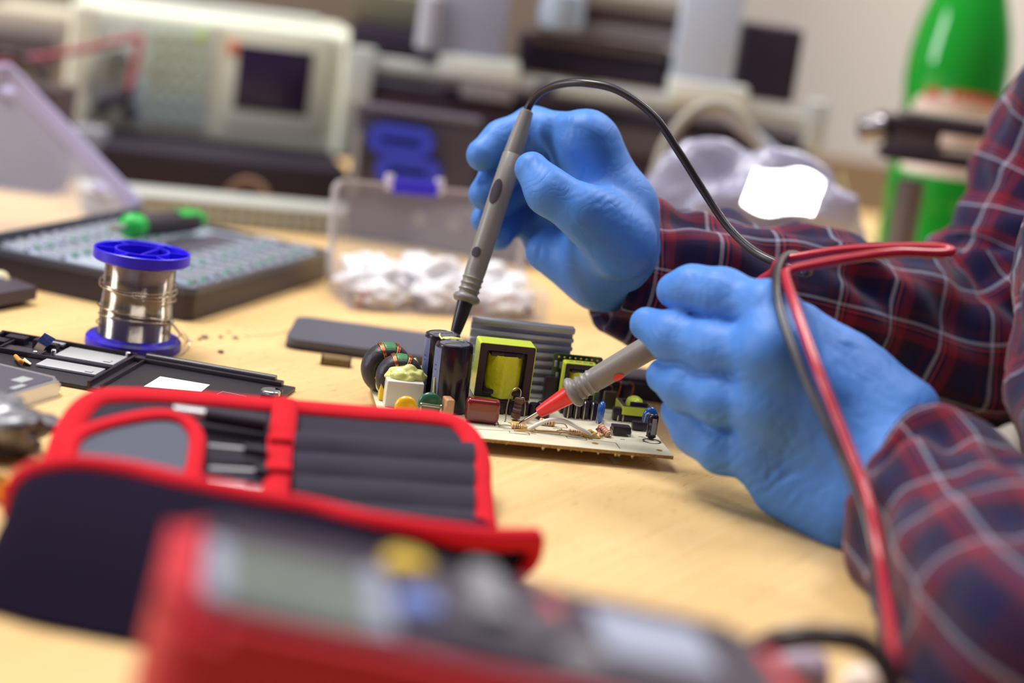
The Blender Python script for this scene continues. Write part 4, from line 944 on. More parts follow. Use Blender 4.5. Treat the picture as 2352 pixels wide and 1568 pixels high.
# near hand (left hand), its back to the camera, fingers pointing left over the red probe
palmN = [c_((1765, 712, .871), (2010, 985, .868), 11.4, 19), c_((1780, 810, .856), (2000, 1030, .862), 13.5, 20), c_((1775, 925, .862), (1985, 1080, .864), 13.5, 20), c_((1755, 1045, .876), (1960, 1130, .868), 12.5, 20),
         c_((1765, 712, .871), (1780, 810, .858), 11.4, 13.5), c_((1780, 810, .858), (1775, 925, .864), 13.5, 13.5), c_((1775, 925, .864), (1755, 1045, .876), 13.5, 12.5),
         c_((2000, 1050, .862), (2120, 1150, .842), 26, 29), c_((1800, 1120, .876), (1950, 1175, .858), 14, 18.5), c_((1940, 850, .88), (2060, 960, .868), 16, 20), c_((1830, 770, .885), (1960, 880, .885), 15, 18)]
fingN = [
    [c_((1762, 712, .872), (1655, 677, .888), 11.7, 11.2), c_((1655, 677, .888), (1590, 666, .898), 11.0, 10.3), c_((1590, 666, .898), (1546, 667, .905), 10.1, 7.9)],
    [c_((1775, 815, .860), (1645, 803, .880), 12.8, 11.7), c_((1645, 803, .880), (1550, 775, .896), 11.5, 10.9), c_((1550, 775, .896), (1486, 744, .908), 10.6, 7.9)],
    [c_((1772, 930, .864), (1655, 915, .878), 12.6, 11.4), c_((1655, 915, .878), (1578, 888, .892), 11.2, 10.8), c_((1578, 888, .892), (1526, 863, .903), 10.5, 8.4)],
    [c_((1755, 1045, .876), (1660, 1028, .886), 12.5, 10.7), c_((1660, 1028, .886), (1600, 990, .897), 10.8, 9.8), c_((1600, 990, .897), (1556, 946, .906), 9.7, 7.7)],
    [c_((1900, 850, .905), (1760, 790, .945), 14, 12), c_((1760, 790, .945), (1660, 790, .955), 11.5, 10.5), c_((1660, 790, .955), (1580, 812, .952), 10.4, 8.0)],
]
creN = [cr((1690, 1060, .86), (1712, 1086, .86), 4.6, 1.1, 18), cr((1760, 1130, .86), (1785, 1160, .86), 6.0, 1.0, 24), cr((1650, 975, .866), (1664, 1005, .866), 3.8, 1.1, 14), cr((1720, 985, .85), (1742, 1008, .85), 5.5, 0.9, 18), cr((1600, 905, .88), (1580, 898, .88), 3.4, 0.35, 10),
        cr((1540, 775, .89), (1515, 765, .89), 3.2, 0.35, 9), cr((1590, 665, .89), (1560, 668, .89), 3.2, 0.4, 9), cr((1700, 850, .865), (1715, 880, .865), 4.0, 1.0, 14), cr((1700, 745, .87), (1715, 770, .87), 4.0, 0.8, 13), cr((1620, 790, .875), (1600, 784, .875), 3.8, 0.5, 11), cr((1960, 830, .87), (1940, 850, .87), 6.0, 0.9, 20),
        cr((1650, 690, .88), (1630, 686, .88), 3.4, 0.35, 10), cr((1850, 980, .85), (1870, 960, .85), 9.0, 0.6, 30)]
hand_mesh('glove', palmN, fingN, 0.009, 0.0035, creN, person, GLOVE).__setitem__('label', 'near blue glove with its back to the camera')

# shirt: lofted sleeves and trunk, creased
def loft(bm, uvl, pts, radii, seg=72, n=10, amp=0.004, sq=1.0, seed=0, freq=26, open0=True, us=1.0, twist=0.0):
    P_ = spline(pts, n); T, X, Y = frames(P_); L_ = [0.0]
    for a, b in zip(P_, P_[1:]): L_.append(L_[-1]+(b-a).length)
    rows = []; ro = []
    for i, p in enumerate(P_):
        t = i/(len(P_)-1)*(len(radii)-1); k = min(int(t), len(radii)-2); f = t-k; rr = radii[k]*(1-f)+radii[k+1]*f; ro.append(rr); row = []
        for j in range(seg):
            a = 2*PI*j/seg+twist; e = X[i]*math.cos(a)+Y[i]*math.sin(a)*sq
            fold = noise.noise(Vector((math.cos(a)*1.6+seed, math.sin(a)*1.6, L_[i]*freq*(1.0+0.3*math.sin(a))+a*0.5)))
            fold2 = noise.noise(Vector((math.cos(a)*3+seed*2, math.sin(a)*3, L_[i]*freq*2.3)))
            fold3 = 1-abs(noise.noise(Vector((math.cos(a)*1.2, math.sin(a)*1.2+seed*5, L_[i]*freq*0.8+math.cos(a)*1.2))))*2
            row.append(bm.verts.new(p+e*(rr+amp*(fold*1.3+fold2*0.45+fold3*0.6)*(0.35+0.65*min(1, i/12)))))
        rows.append(row)
    r0 = sum(ro)/len(ro)
    for i in range(len(rows)-1):
        for j in range(seg):
            f = bm.faces.new((rows[i][j], rows[i][(j+1) % seg], rows[i+1][(j+1) % seg], rows[i+1][j])); f.smooth = True
            for lp_, (ii, jj) in zip(f.loops, ((i, j), (i, j+1), (i+1, j+1), (i+1, j))): lp_[uvl].uv = (L_[ii]*us, 2*PI*r0*jj/seg)
    # turned-in hem at the cuff
    inn = [bm.verts.new(P_[0]+(v.co-P_[0])*0.93) for v in rows[0]]; inn2 = [bm.verts.new(P_[2]+(v.co-P_[0])*0.88) for v in rows[0]]
    for a, b in ((rows[0], inn), (inn, inn2)):
        for j in range(seg):
            f = bm.faces.new((a[j], b[j], b[(j+1) % seg], a[(j+1) % seg])); f.smooth = True
            for lp_, jj in zip(f.loops, (j, j, j+1, j+1)): lp_[uvl].uv = (0.0, 2*PI*r0*jj/seg)
    bm.faces.new(rows[-1])
shirt = thing('x', 'x', 'x'); bpy.data.objects.remove(shirt)
def cloth_part(name, builder, lab):
    bm = B(); uvl = bm.loops.layers.uv.new('UVMap'); builder(bm, uvl)
    if name == 'sleeve':
        for v in bm.verts:
            if v.co.z < 0.004 and v.co.x < 0.5: v.co.z = 0.0008+0.15*max(0.0, v.co.z)
    return obj(name, bm, PLAID, person, world=True, smooth=180, label=lab, recalc=True)
def far_sleeve(bm, uvl):
    loft(bm, uvl, [P(1405, 610, 1.032), P(1490, 628, 1.038), P(1600, 650, 1.045), P(1780, 682, 1.06), P(1980, 735, 1.085), P(2160, 785, 1.11), P(2320, 710, 1.13), P(2425, 530, 1.14), P(2540, 345, 1.13), P(2680, 170, 1.10)],
         [.0335, .034, .0345, .036, .040, .047, .052, .054, .060, .066], amp=0.0075, seed=1.3, freq=24)
def near_sleeve(bm, uvl):
    loft(bm, uvl, [P(2060, 1096, .848), P(2108, 1122, .842), P(2168, 1178, .824), P(2235, 1290, .785), P(2345, 1450, .735), P(2490, 1590, .70), P(2660, 1560, .73), P(2750, 1300, .79), P(2720, 980, .84), P(2700, 650, .87), P(2790, 330, .89)],
         [.0340, .035, .038, .043, .049, .056, .062, .063, .064, .064, .07], amp=0.0072, seed=4.1, freq=22, twist=0.4)
cloth_part('sleeve', far_sleeve, 'far plaid sleeve running behind both gloves')
cloth_part('sleeve', near_sleeve, 'near plaid sleeve coming in from the right edge')
def trunk(bm, uvl):
    loft(bm, uvl, [Vector((0.53, 0.98, -0.24)), Vector((0.52, 0.98, -0.05)), Vector((0.51, 0.98, 0.1)), Vector((0.51, 0.98, 0.22)), Vector((0.52, 0.98, 0.30)), Vector((0.54, 0.98, 0.34))],
         [.15, .145, .14, .15, .15, .10], seg=96, amp=0.006, sq=1.25, seed=7.7, freq=10)
cloth_part('shirt_body', trunk, 'plaid shirt front at the right edge')

# ---------------------------------------------------------------- helpers for things set out on a plane of their own
def hit(M, x, y, ax=1, off=0.0):
    'where the sight line of a pixel meets the plane (local coordinate ax = off) of frame M, in local coordinates'
    Mi = M.inverted(); o = Mi @ CAMP
    d = Mi.to_3x3() @ (FWD + (x-1176)/FPX*CRT + (784-y)/FPX*CUP)
    return o + d*((off-o[ax])/d[ax])
def pbox(bm, M, cx, cy, wpx, hpx, y0, dep, z, bev=0.0015):
    c = hit(M, cx, cy); s = z/FPX
    box(bm, (c.x, y0+dep/2, c.z), (wpx*s, dep, hpx*s), M, bev)

# ---------------------------------------------------------------- tool pouch
Pbr = G(1130, 1210, 0.003); Ptr = G(1080, 960, 0.029); Ptl = G(215, 905, 0.029)
ex = (Ptr-Ptl).normalized(); nrm = ex.cross(Pbr-Ptr).normalized()
if nrm.y > 0: nrm = -nrm                      # normal towards the camera
ez = ex.cross(nrm).normalized()
if ez.z < 0: ez = -ez
MP_ = Matrix(((ex.x, -nrm.x, ez.x, Ptl.x), (ex.y, -nrm.y, ez.y, Ptl.y), (ex.z, -nrm.z, ez.z, Ptl.z), (0, 0, 0, 1)))
def pp(x, y, out=0.0): return hit(MP_, x, y, 1, -out)
TRIM = mat('red_binding', (212, 28, 44), 0.85, bump=0.5, bscale=1600, spec=0.2)
NYL = mat('black_nylon', (48, 44, 58), 0.8, bump=0.3, bscale=900, spec=0.25)
NYLD = mat('black_nylon_outer', (24, 16, 36), 0.9, spec=0.08)
po = thing('tool_pouch', 'open black fabric tool pouch with red binding in the foreground', 'tool pouch', G(500, 1300))
def to_w(bm, M):
    for v in bm.verts: v.co = M @ v.co
    return bm
outl = [(120, 1130), (140, 1030), (168, 965), (205, 920), (260, 905), (400, 908), (600, 925), (830, 944), (1010, 958), (1070, 985), (1097, 1040), (1104, 1120), (1112, 1200)]
oc = [pp(x, y) for x, y in outl]
ocs = spline(oc, 8)
lowl = pp(190, 1190); 
bm = B(); pts = [(v.x, v.z) for v in ocs] 
ring0 = [bm.verts.new(Vector((v.x, 0.0008, v.z))) for v in ocs]; ring1 = [bm.verts.new(Vector((v.x, 0.0032, v.z))) for v in ocs]
bm.faces.new(ring0); bm.faces.new(ring1[::-1])
for i in range(len(ring0)): bm.faces.new((ring0[i], ring0[(i+1) % len(ring0)], ring1[(i+1) % len(ring0)], ring1[i]))
back = obj('back_panel', to_w(bm, MP_), NYL, po, world=True)
def trim(name, pts, r, par=po, flat=0.32, out=0.0, m=TRIM, M=None, n=8):
    'flat fabric tape along points given in pouch panel coordinates'
    pts = spline(pts, n); bm = B(); rows = []
    for i, p in enumerate(pts):
        a = pts[max(0, i-1)]; b = pts[min(len(pts)-1, i+1)]; t = (b-a).normalized(); nn = Vector((0, 1, 0)); s = t.cross(nn).normalized()
        wob = 1+0.10*noise.noise(p*60+Vector((3, 0, 0)))
        rows.append([bm.verts.new(p+s*(r*wob*math.cos(q*PI/6))+nn*(r*flat*math.sin(q*PI/6))-Vector((0, out, 0))) for q in range(12)])
    for a, b in zip(rows, rows[1:]): bridge(bm, a, b)
    bm.faces.new(rows[0][::-1]); bm.faces.new(rows[-1])
    return obj(name, to_w(bm, MP_), m, par, world=True, smooth=70)
trim('binding', oc, 0.0054, out=-0.0015, flat=0.5)
# soft pleats of the inner pockets
for k, (ya, yb) in enumerate(((1000, 1050), (1048, 1105), (1100, 1160), (1155, 1205))):
    bm = B(); rows = []
    for i in range(14):
        t = i/13; x = 672+t*(1088-672); row = []
        for j in range(9):
            u = j/8; y = ya+(yb-ya)*u+t*28-8; p = pp(x, y); row.append(Vector((p.x, -0.0006-0.0028*math.sin(PI*u)*(0.8+0.3*noise.noise(Vector((t*3, k, 0)))), p.z)))
        rows.append(row)
    patch(bm, rows, 0.0008); obj('pleat', to_w(bm, MP_), NYL, po, world=True, smooth=70)
# elastic strap and pocket binding
trim('elastic_strap', [pp(652, 930), pp(650, 975), pp(644, 1010), pp(640, 1040), pp(638, 1080), pp(634, 1110), pp(628, 1160)], 0.0054, out=0.0030, flat=0.25)
for (x, y) in ((641, 1030), (636, 1098)):
    bm = B(); c = pp(x, y); box(bm, (c.x, -0.0050, c.z), (0.0100, 0.0022, 0.0035), None, 0.0010); obj('strap_stitch', to_w(bm, MP_), TRIM, po, world=True, smooth=50)
trim('pocket_binding', [pp(150, 1075), pp(168, 1025), pp(215, 1000), pp(300, 978), pp(370, 970), pp(420, 982), pp(448, 1015), pp(448, 1060), pp(438, 1120)], 0.0034, out=0.0040, flat=0.5)
bm = B(); pk = [pp(x, y) for x, y in ((168, 1035), (215, 1004), (300, 984), (370, 976), (415, 988), (440, 1020), (440, 1070), (430, 1125), (300, 1140), (180, 1120))]
prism(bm, [(v.x, -v.z) for v in pk], -0.0036, -0.0026)
for v in bm.verts: v.co = Vector((v.co.x, v.co.z, -v.co.y))
obj('mesh_pocket', to_w(bm, MP_), mat('pocket_grey_blue', (88, 92, 108), 0.85), po, world=True)
# front half, standing towards the camera: its outside is seen
topc = [G(x, y, h) for x, y, h in ((30, 1175, .010), (38, 1120, .022), (80, 1085, .029), (170, 1072, .031), (300, 1086, .031), (430, 1115, .031), (600, 1150, .030), (720, 1172, .028), (840, 1200, .027), (970, 1220, .025), (1110, 1236, .023), (1230, 1238, .020))]
botc = [G(x, y, 0.0012) for x, y in ((-60, 1395), (-20, 1405), (30, 1415), (130, 1440), (280, 1472), (420, 1490), (580, 1480), (720, 1460), (860, 1425), (980, 1392), (1090, 1360), (1185, 1325))]
tc, bc_ = spline(topc, 5), spline(botc, 5)
bm = B(); rows = []
for i in range(len(tc)):
    row = []
    for j in range(9):
        u = j/8; p = tc[i].lerp(bc_[i], u); p = p+Vector((0, 0, 0.006*math.sin(PI*u)))+Vector((0, 1, 0))*0.003*noise.noise(Vector((i*0.12, u*2, 3)))
        row.append(p)
    rows.append(row)
patch(bm, rows, 0.0022); obj('front_panel', bm, NYLD, po, world=True, smooth=70)
# the folded floor of the pouch joins the two halves
bl_, br_ = MP_ @ pp(120, 1130), MP_ @ pp(1112, 1200)
rows = []
for i in range(len(tc)):
    t = i/(len(tc)-1); a_ = bl_.lerp(br_, t); b2 = bc_[i]; rows.append([Vector((a_.x*(1-u)+b2.x*u, a_.y*(1-u)+b2.y*u, max(0.0010, a_.z*(1-u)**3+0.0010))) for u in (0, .25, .5, .75, .97)])
bm = B(); patch(bm, rows, 0.0014)
for v in bm.verts: v.co.z = max(v.co.z, 0.0003)
obj('pouch_floor', bm, NYLD, po, world=True, smooth=70)
bm = B(); tube(bm, topc, 0.0044, 14, 8, flat=1.0)
obj('front_binding', bm, TRIM, po, world=True, smooth=70)
bm = B(); tube(bm, [topc[-1], topc[-1].lerp(botc[-1], .5)+Vector((0.002, 0, 0)), botc[-1]+Vector((0, 0, 0.002))], 0.0036, 12, 6); obj('front_binding', bm, TRIM, po, world=True, smooth=70)
# tools held in the pouch
def rod_tool(name, label, cat, a, b, r, m, group=None, extra=None):
    a, b = MP_ @ a, MP_ @ b; t = thing(name, label, cat, a, group=group)
    bm = B(); cyl(bm, a, b, r, r*0.9, 16); obj('handle', bm, m, t, world=True, smooth=40)
    if extra: c, rr, mm_ = extra; c = MP_ @ c; bm = B(); cyl(bm, b, c, rr, rr*0.9, 14); obj('blade', bm, mm_, t, world=True, smooth=40)
rod_tool('cutter', 'white tipped black handled tool tucked under the top binding of the pouch', 'tool', pp(612, 975, .0045), pp(470, 952, .0045), 0.0036, BLKM, extra=(pp(398, 942, .0045), 0.0026, mat('white_metal', (232, 232, 236), 0.25, 0.6)))
rod_tool('driver', 'slim steel shafted driver, upper of two behind the pouch strap', 'screwdriver', pp(612, 1040, .0042), pp(560, 1032, .0042), 0.0026, BLKM, extra=(pp(480, 1024, .0042), 0.0010, SILV))
rod_tool('driver', 'slim steel shafted driver, lower of two behind the pouch strap', 'screwdriver', pp(612, 1085, .0042), pp(585, 1082, .0042), 0.0026, BLKM, extra=(pp(480, 1076, .0042), 0.0011, SILV))
rod_tool('tweezers', 'silver tool end poking out at the bottom of the pouch opening', 'tweezers', pp(600, 1126, .0048), pp(560, 1120, .0048), 0.0020, SILV, extra=(pp(478, 1108, .0048), 0.0024, mat('white_metal', (232, 232, 236), 0.25, 0.6)))
# crumpled bag and brass fitting left of the pouch
bm = B(); c = G(20, 1050, 0.0); blob(bm, (c.x-0.018, c.y+0.004, 0.012), 0.022, (1.5, 0.9, 0.55), 0.5, 21, 4)
solo('antistatic_bag', bm, mat('bag_grey', (150, 150, 158), 0.3, 0.4, vary=0.6, vscale=120), 'crumpled grey antistatic bag at the left edge behind the pouch', 'bag', smooth=70)
bm = B(); c = G(2, 1142, 0.0); lathe(bm, [(0.003, 0), (0.005, 0.001), (0.005, 0.008), (0.003, 0.010)], TR(c.x, c.y-0.004, 0.0), 6); solo('brass_fitting', bm, mat('brass', (200, 150, 60), 0.3, 1.0), 'small brass fitting at the left edge beside the pouch', 'fitting')

# ---------------------------------------------------------------- multimeter in the foreground
A0 = G(395, 1160, 0.076); BR0 = G(1742, 1446, 0.055); CF = G(425, 1425, 0.076)
e1 = (BR0-A0).normalized(); nn = e1.cross(CF-A0).normalized()
if nn.z < 0: nn = -nn
e2 = nn.cross(e1).normalized()
if e2.y > 0: e2 = -e2
ML = (BR0-A0).length; MW = 0.080; TH = 0.042
MM = Matrix(((e1.x, -e2.x, nn.x, A0.x), (e1.y, -e2.y, nn.y, A0.y), (e1.z, -e2.z, nn.z, A0.z), (0, 0, 0, 1)))   # x along, y away, z up; face at z = 0, y 0 .. -MW
mt = thing('multimeter', 'red and black digital multimeter lying out of focus in the foreground', 'multimeter', M=TR(A0.x+0.09, A0.y-0.04, 0.0))
def mo(name, bm, m, par=mt, sm=50, lab=None): return obj(name, to_w(bm, MM), m, par, world=True, smooth=sm, label=lab)
HOL = mat('holster_red', (196, 22, 46), 0.5)
bm = B(); prism(bm, [(x+ML/2, y-MW/2) for x, y in rrect(ML, MW, 0.016, 8)], -TH, -0.0005)
bmesh.ops.bevel(bm, geom=[e for e in bm.edges if abs(e.verts[0].co.z-e.verts[1].co.z) < 1e-6], offset=0.005, segments=4, affect='EDGES'); mo('holster', bm, HOL)
bm = B(); prism(bm, [(x+ML/2+0.001, y-MW/2) for x, y in rrect(ML-0.016, MW-0.010, 0.010, 8)], -0.004, 0.0012); face = mo('face', bm, mat('meter_face', (44, 32, 54), 0.45))
def mpx(x, y): return hit(MM, x, y, 2, 0.0012)
def mbox(name, cx, cy, sx, sy, h, m, par=face, bev=0.0004):
    c = mpx(cx, cy); bm = B(); box(bm, (c.x, c.y, 0.0012+h/2), (sx, sy, h), None, bev); return mo(name, bm, m, par, 30)
lc = mpx(670, 1330)
lcd = mbox('display', 670, 1345, 0.042, 0.046, 0.0006, mat('lcd_grey', (104, 112, 108), 0.35))
mbox('display_frame', 500, 1310, 0.006, 0.042, 0.0014, mat('bezel_blue', (150, 156, 176), 0.4))
mbox('light_strip', 868, 1385, 0.006, 0.046, 0.0012, mat('strip_blue', (146, 152, 172), 0.4))
def mdisc(name, cx, cy, r, h, m, par=face):
    c = mpx(cx, cy); bm = B(); lathe(bm, [(r, 0.001), (r, 0.0012+h*0.7), (r*0.85, 0.0012+h), (r*0.3, 0.0012+h)], TR(c.x, c.y, 0), 32); return mo(name, bm, m, par)
mdisc('button', 932, 1303, 0.0066, 0.003, mat('button_yellow', (226, 188, 60), 0.4))['label'] = 'round yellow button'
mdisc('button', 968, 1398, 0.0070, 0.003, mat('button_blue', (112, 136, 206), 0.4))['label'] = 'round blue button'
dk = mdisc('dial', 1135, 1420, 0.020, 0.003, mat('dial_black', (66, 58, 72), 0.5))
mbox('dial_pointer', 1110, 1400, 0.008, 0.036, 0.0070, mat('dial_grey', (140, 142, 146), 0.45), dk, 0.002)
mbox('legend', 1275, 1412, 0.0045, 0.026, 0.0004, mat('legend_red', (206, 66, 70), 0.5))
mbox('legend', 1500, 1470, 0.031, 0.034, 0.0004, mat('legend_blue_grey', (156, 162, 184), 0.5))
mbox('legend', 1330, 1500, 0.012, 0.016, 0.0004, mat('legend_grey', (120, 116, 120), 0.5))
bm = B(); pts_ = []
L0 = MM @ Vector((0.045, -0.010, -TH)); 
for s in (0.004, 0.080):
    q = MM @ Vector((0.020, -s, -TH+0.001)); bm2 = B(); cyl(bm2, q, Vector((q.x-0.006, q.y, 0.001)), 0.004, None, 12); obj('foot', bm2, BLKM, mt, world=True, smooth=40)
bm.free()
for k, (x, y, m_, lab) in enumerate(((1800, 1545, BLK, 'black banana plug'), (1740, 1600, REDP, 'red banana plug'))):
    c = mpx(x, y); bm = B(); p0 = MM @ Vector((ML-0.004, c.y, -0.012)); p1 = MM @ Vector((ML+0.030, c.y, -0.012)); cyl(bm, p0, p1, 0.0060, 0.0045, 18); obj('plug', bm, m_, mt, world=True, smooth=40, label=lab)
bm = B(); tube(bm, [G(1720, 1505, 0.02), G(1790, 1470, 0.028), G(1890, 1462, 0.032), G(1985, 1480, 0.030), G(2040, 1540, 0.024), G(2060, 1640, 0.012)], 0.0042, 12, 8)
solo('cable_loop', bm, BCAB, 'blurred black cable loop right of the multimeter', 'cable', smooth=60)
bm = B(); c = G(1835, 1560, 0.012); blob(bm, (c.x, c.y, 0.012), 0.011, (1, 1, 1), 0.1, 3, 3); solo('plug_cap', bm, mat('cap_lilac', (170, 150, 168), 0.4), 'pale lilac rounded plug cap at the bottom right of the multimeter', 'cap', smooth=60)
bm = B(); c = G(2005, 1590, 0.006); blob(bm, (c.x, c.y, 0.008), 0.009, (1.3, 1, .8), 0.1, 8, 3); solo('cotton_ball', bm, mat('off_white', (226, 206, 190), 0.9), 'small off white wad at the bottom edge beside the sleeve', 'wad', smooth=60)

# ---------------------------------------------------------------- cream bench instrument and its stand
ZS = 1.56
o_ = P(158, 290, ZS); SF = TR(o_.x, o_.y, o_.z) @ RZ(R(14)); SF2 = TR(o_.x, o_.y, 0.0) @ RZ(R(14))
CRM = mat('instrument_cream', (222, 224, 206), 0.5)
sc_ = thing('spectrum_analyser', 'cream bench measuring instrument with dark square screen and keypad', 'instrument', M=TR(o_.x+0.11, o_.y+0.06, o_.z-0.001))
def so(name, bm, m, par=sc_, sm=50, lab=None): return obj(name, bm, m, par, world=True, smooth=sm, label=lab)
Wp = 0.222; Hp = 0.098
bm = B(); box(bm, (Wp/2, 0.065, Hp/2-0.001), (Wp, 0.13, Hp), SF, 0.008, 5); body = so('body', bm, CRM)
bm = B(); box(bm, (Wp/2-0.004, 0.05, Hp+0.001), (Wp-0.05, 0.02, 0.010), SF, 0.003); so('carrying_handle', bm, mat('handle_grey_white', (206, 210, 204), 0.5))
for x in (0.004, Wp-0.004):
    bm = B(); box(bm, (x, 0.004, Hp/2-0.001), (0.020, 0.026, Hp+0.002), SF, 0.006, 4); so('corner_guard', bm, CRM)
def srect(name, cx, cy, w, h, y0, dep, m, par=body, bev=0.001):
    bm = B(); pbox(bm, SF, cx, cy, w, h, y0, dep, ZS+0.01, bev); return so(name, bm, m, par)
srect('screen_bezel', 640, 185, 240, 235, -0.003, 0.006, CRM, bev=0.004)
srect('screen', 627, 183, 172, 150, -0.0042, 0.002, mat('screen_off', (46, 32, 62), 0.25))
srect('power_mark', 536, 108, 22, 30, -0.0046, 0.002, mat('orange_mark', (226, 98, 52), 0.4))
srect('control_panel', 400, 175, 165, 250, -0.0012, 0.003, mat('panel_grey_green', (196, 206, 196), 0.5))
srect('input_panel', 262, 165, 95, 250, -0.0012, 0.003, mat('panel_pale', (208, 216, 212), 0.5))
KEY = mat('key_green_grey', (176, 190, 168), 0.5); KEY2 = mat('key_blue_grey', (170, 184, 190), 0.5)
for i in range(6):
    for j in range(4):
        srect('key', 355+j*34+(-i*1), 80+i*37+j*3, 22, 20, -0.004, 0.004, KEY if i < 4 else KEY2, bev=0.0008)
srect('key', 462, 82, 22, 22, -0.0045, 0.004, mat('key_lime', (190, 220, 120), 0.5))
c = hit(SF, 268, 135); bm = B(); lathe(bm, [(0.0105, 0), (0.0105, 0.010), (0.009, 0.012), (0.002, 0.012)], SF @ TR(c.x, 0, c.z) @ RX(PI/2), 28); so('tuning_knob', bm, mat('knob_grey', (120, 124, 116), 0.5), body)
for x, y in ((232, 245), (298, 255)):
    c = hit(SF, x, y); bm = B(); lathe(bm, [(0.0055, 0), (0.0055, 0.010), (0.004, 0.014), (0.001, 0.014)], SF @ TR(c.x, 0, c.z) @ RX(PI/2), 20); so('input_socket', bm, BLKM, body)
c0, c1 = hit(SF, 226, 232), hit(SF, 296, 212); bm = B(); cyl(bm, SF @ Vector((c0.x, -0.018, c0.z)), SF @ Vector((c1.x, -0.018, c1.z)), 0.0062, 0.0055, 16); cyl(bm, SF @ Vector((c1.x-0.002, -0.018, c1.z+0.001)), SF @ Vector((c1.x-0.002, -0.001, c1.z+0.001)), 0.0045, None, 14)
so('plug_adapter', bm, BLKM, lab='black plug adapter')
srect('blue_strip', 318, 230, 22, 110, -0.002, 0.003, mat('strip_pale_blue', (182, 206, 216), 0.5))
bm = B(); tube(bm, [P(-30, 140, 1.50), P(40, 138, 1.50), P(130, 125, 1.51), P(230, 104, 1.52), P(312, 86, 1.53), P(322, 96, 1.53), P(312, 140, 1.53), P(300, 190, 1.53), P(297, 205, 1.53)], 0.0028, 10, 6)
solo('test_lead', bm, mat('lead_dull_red', (150, 58, 72), 0.45), 'dull red test lead arching to the cream instrument', 'test lead', smooth=60)
bm = B(); tube(bm, [P(-20, 128, 1.48), P(20, 124, 1.48), P(60, 140, 1.485), P(95, 175, 1.49), P(110, 230, 1.50)], 0.0032, 10, 6)
solo('test_lead', bm, BCAB, 'black test lead behind the clear lid at the far left', 'test lead', smooth=60)
st = thing('amplifier_case', 'low dark case under the cream instrument', 'case', M=TR(o_.x+0.11, o_.y+0.06, 0.0))
hb = o_.z-0.0012
bm = B(); box(bm, (Wp/2+0.008, 0.030, hb/2+0.002), (Wp-0.034, 0.21, hb-0.005), SF2, 0.003); obj('body', bm, mat('case_dark', (38, 28, 44), 0.7), st, world=True, smooth=40)
for x in (0.03, Wp-0.02):
    bm = B(); cyl(bm, SF2 @ Vector((x, -0.05, 0)), SF2 @ Vector((x, -0.05, 0.006)), 0.006, None, 14); obj('foot', bm, BLKM, st, world=True)
bm = B(); c = P(575, 408, 1.46); Mc = TR(c.x, c.y, 0.012) @ RX(R(80))
pts = [Mc @ Vector(((0.014+0.0006*k)*math.cos(a*PI/8), (0.014+0.0006*k)*math.sin(a*PI/8), 0.0015*k)) for k in range(3) for a in range(16)]
tube(bm, pts, 0.0024, 8, 2); solo('cable_coil', bm, mat('brown_cable', (118, 84, 60), 0.6), 'small brown cable coil below the cream instrument', 'cable coil', smooth=60)
# instrument at the far left
o2 = P(75, 215, 1.72); F2 = TR(o2.x, o2.y, 0) @ RZ(R(6))
t = thing('power_supply', 'grey bench power supply at the far left behind the clear lid', 'power supply', M=F2)
hh = o2.z+0.066
bm = B(); box(bm, (-0.012, 0.07, hh/2), (0.072, 0.13, hh), None, 0.004, 3); pb_ = obj('body', bm, mat('supply_grey', (150, 142, 138), 0.6), t, smooth=40)
bm = B(); box(bm, (-0.012, 0.07, hh+0.001), (0.070, 0.128, 0.004), None, 0.001); obj('top_cover', bm, mat('beige_cover', (196, 190, 170), 0.6), t)
bm = B(); box(bm, (-0.012, -0.001, hh*0.70), (0.058, 0.004, 0.030), None, 0.001); obj('display', bm, mat('display_dark', (76, 70, 80), 0.4), t)
for k in range(3):
    bm = B(); lathe(bm, [(0.007, 0), (0.0065, 0.010), (0.002, 0.011)], TR(-0.033+0.020*k, 0, hh*0.42) @ RX(PI/2), 20); obj('terminal', bm, BLKM if k != 1 else mat('terminal_light', (190, 190, 196), 0.4), t, smooth=40)

# ---------------------------------------------------------------- ribbed grey bin and dark case behind the organiser
a, b = G(870, 560), G(225, 480)
a = G(850, 552); ang = R(-2)
F3 = TR(a.x, a.y, 0) @ RZ(R(180)+R(17))
t = thing('ribbed_bin', 'long grey ribbed plastic bin behind the bit case', 'bin', M=F3)
RB = mat('bin_grey', (148, 150, 150), 0.55)
Lb = 0.205
bm = B(); box(bm, (Lb/2, -0.020, 0.0080), (Lb, 0.038, 0.016), None, 0.002); bb = obj('body', bm, RB, t)
bm = B(); box(bm, (Lb/2, -0.020, 0.0170), (Lb+0.005, 0.043, 0.0025), None, 0.001); obj('rim', bm, mat('rim_pale', (176, 178, 172), 0.5), t)
for k in range(26):
    bm = B(); box(bm, (0.004+k*(Lb-0.008)/25, 0.0002, 0.0080), (0.0032, 0.0036, 0.014), None, 0.0010); obj('rib', bm, mat('rim_pale', (176, 178, 172), 0.5), t)
a = G(1010, 585); F4 = TR(a.x, a.y, 0) @ RZ(R(-12))
t = thing('component_case', 'dark grey case seen through the clear organiser lid', 'case', M=F4)
bm = B(); box(bm, (0.012, 0.045, 0.017), (0.120, 0.075, 0.034), None, 0.004, 3); obj('body', bm, mat('case_slate', (92, 90, 104), 0.5), t, smooth=40)
for k in range(3): bm = B(); lathe(bm, [(0.004, 0), (0.0036, 0.002), (0.001, 0.002)], TR(-0.02+0.026*k, 0.0075, 0.022) @ RX(PI/2), 18); obj('socket', bm, mat('socket_grey', (150, 150, 150), 0.4), t)

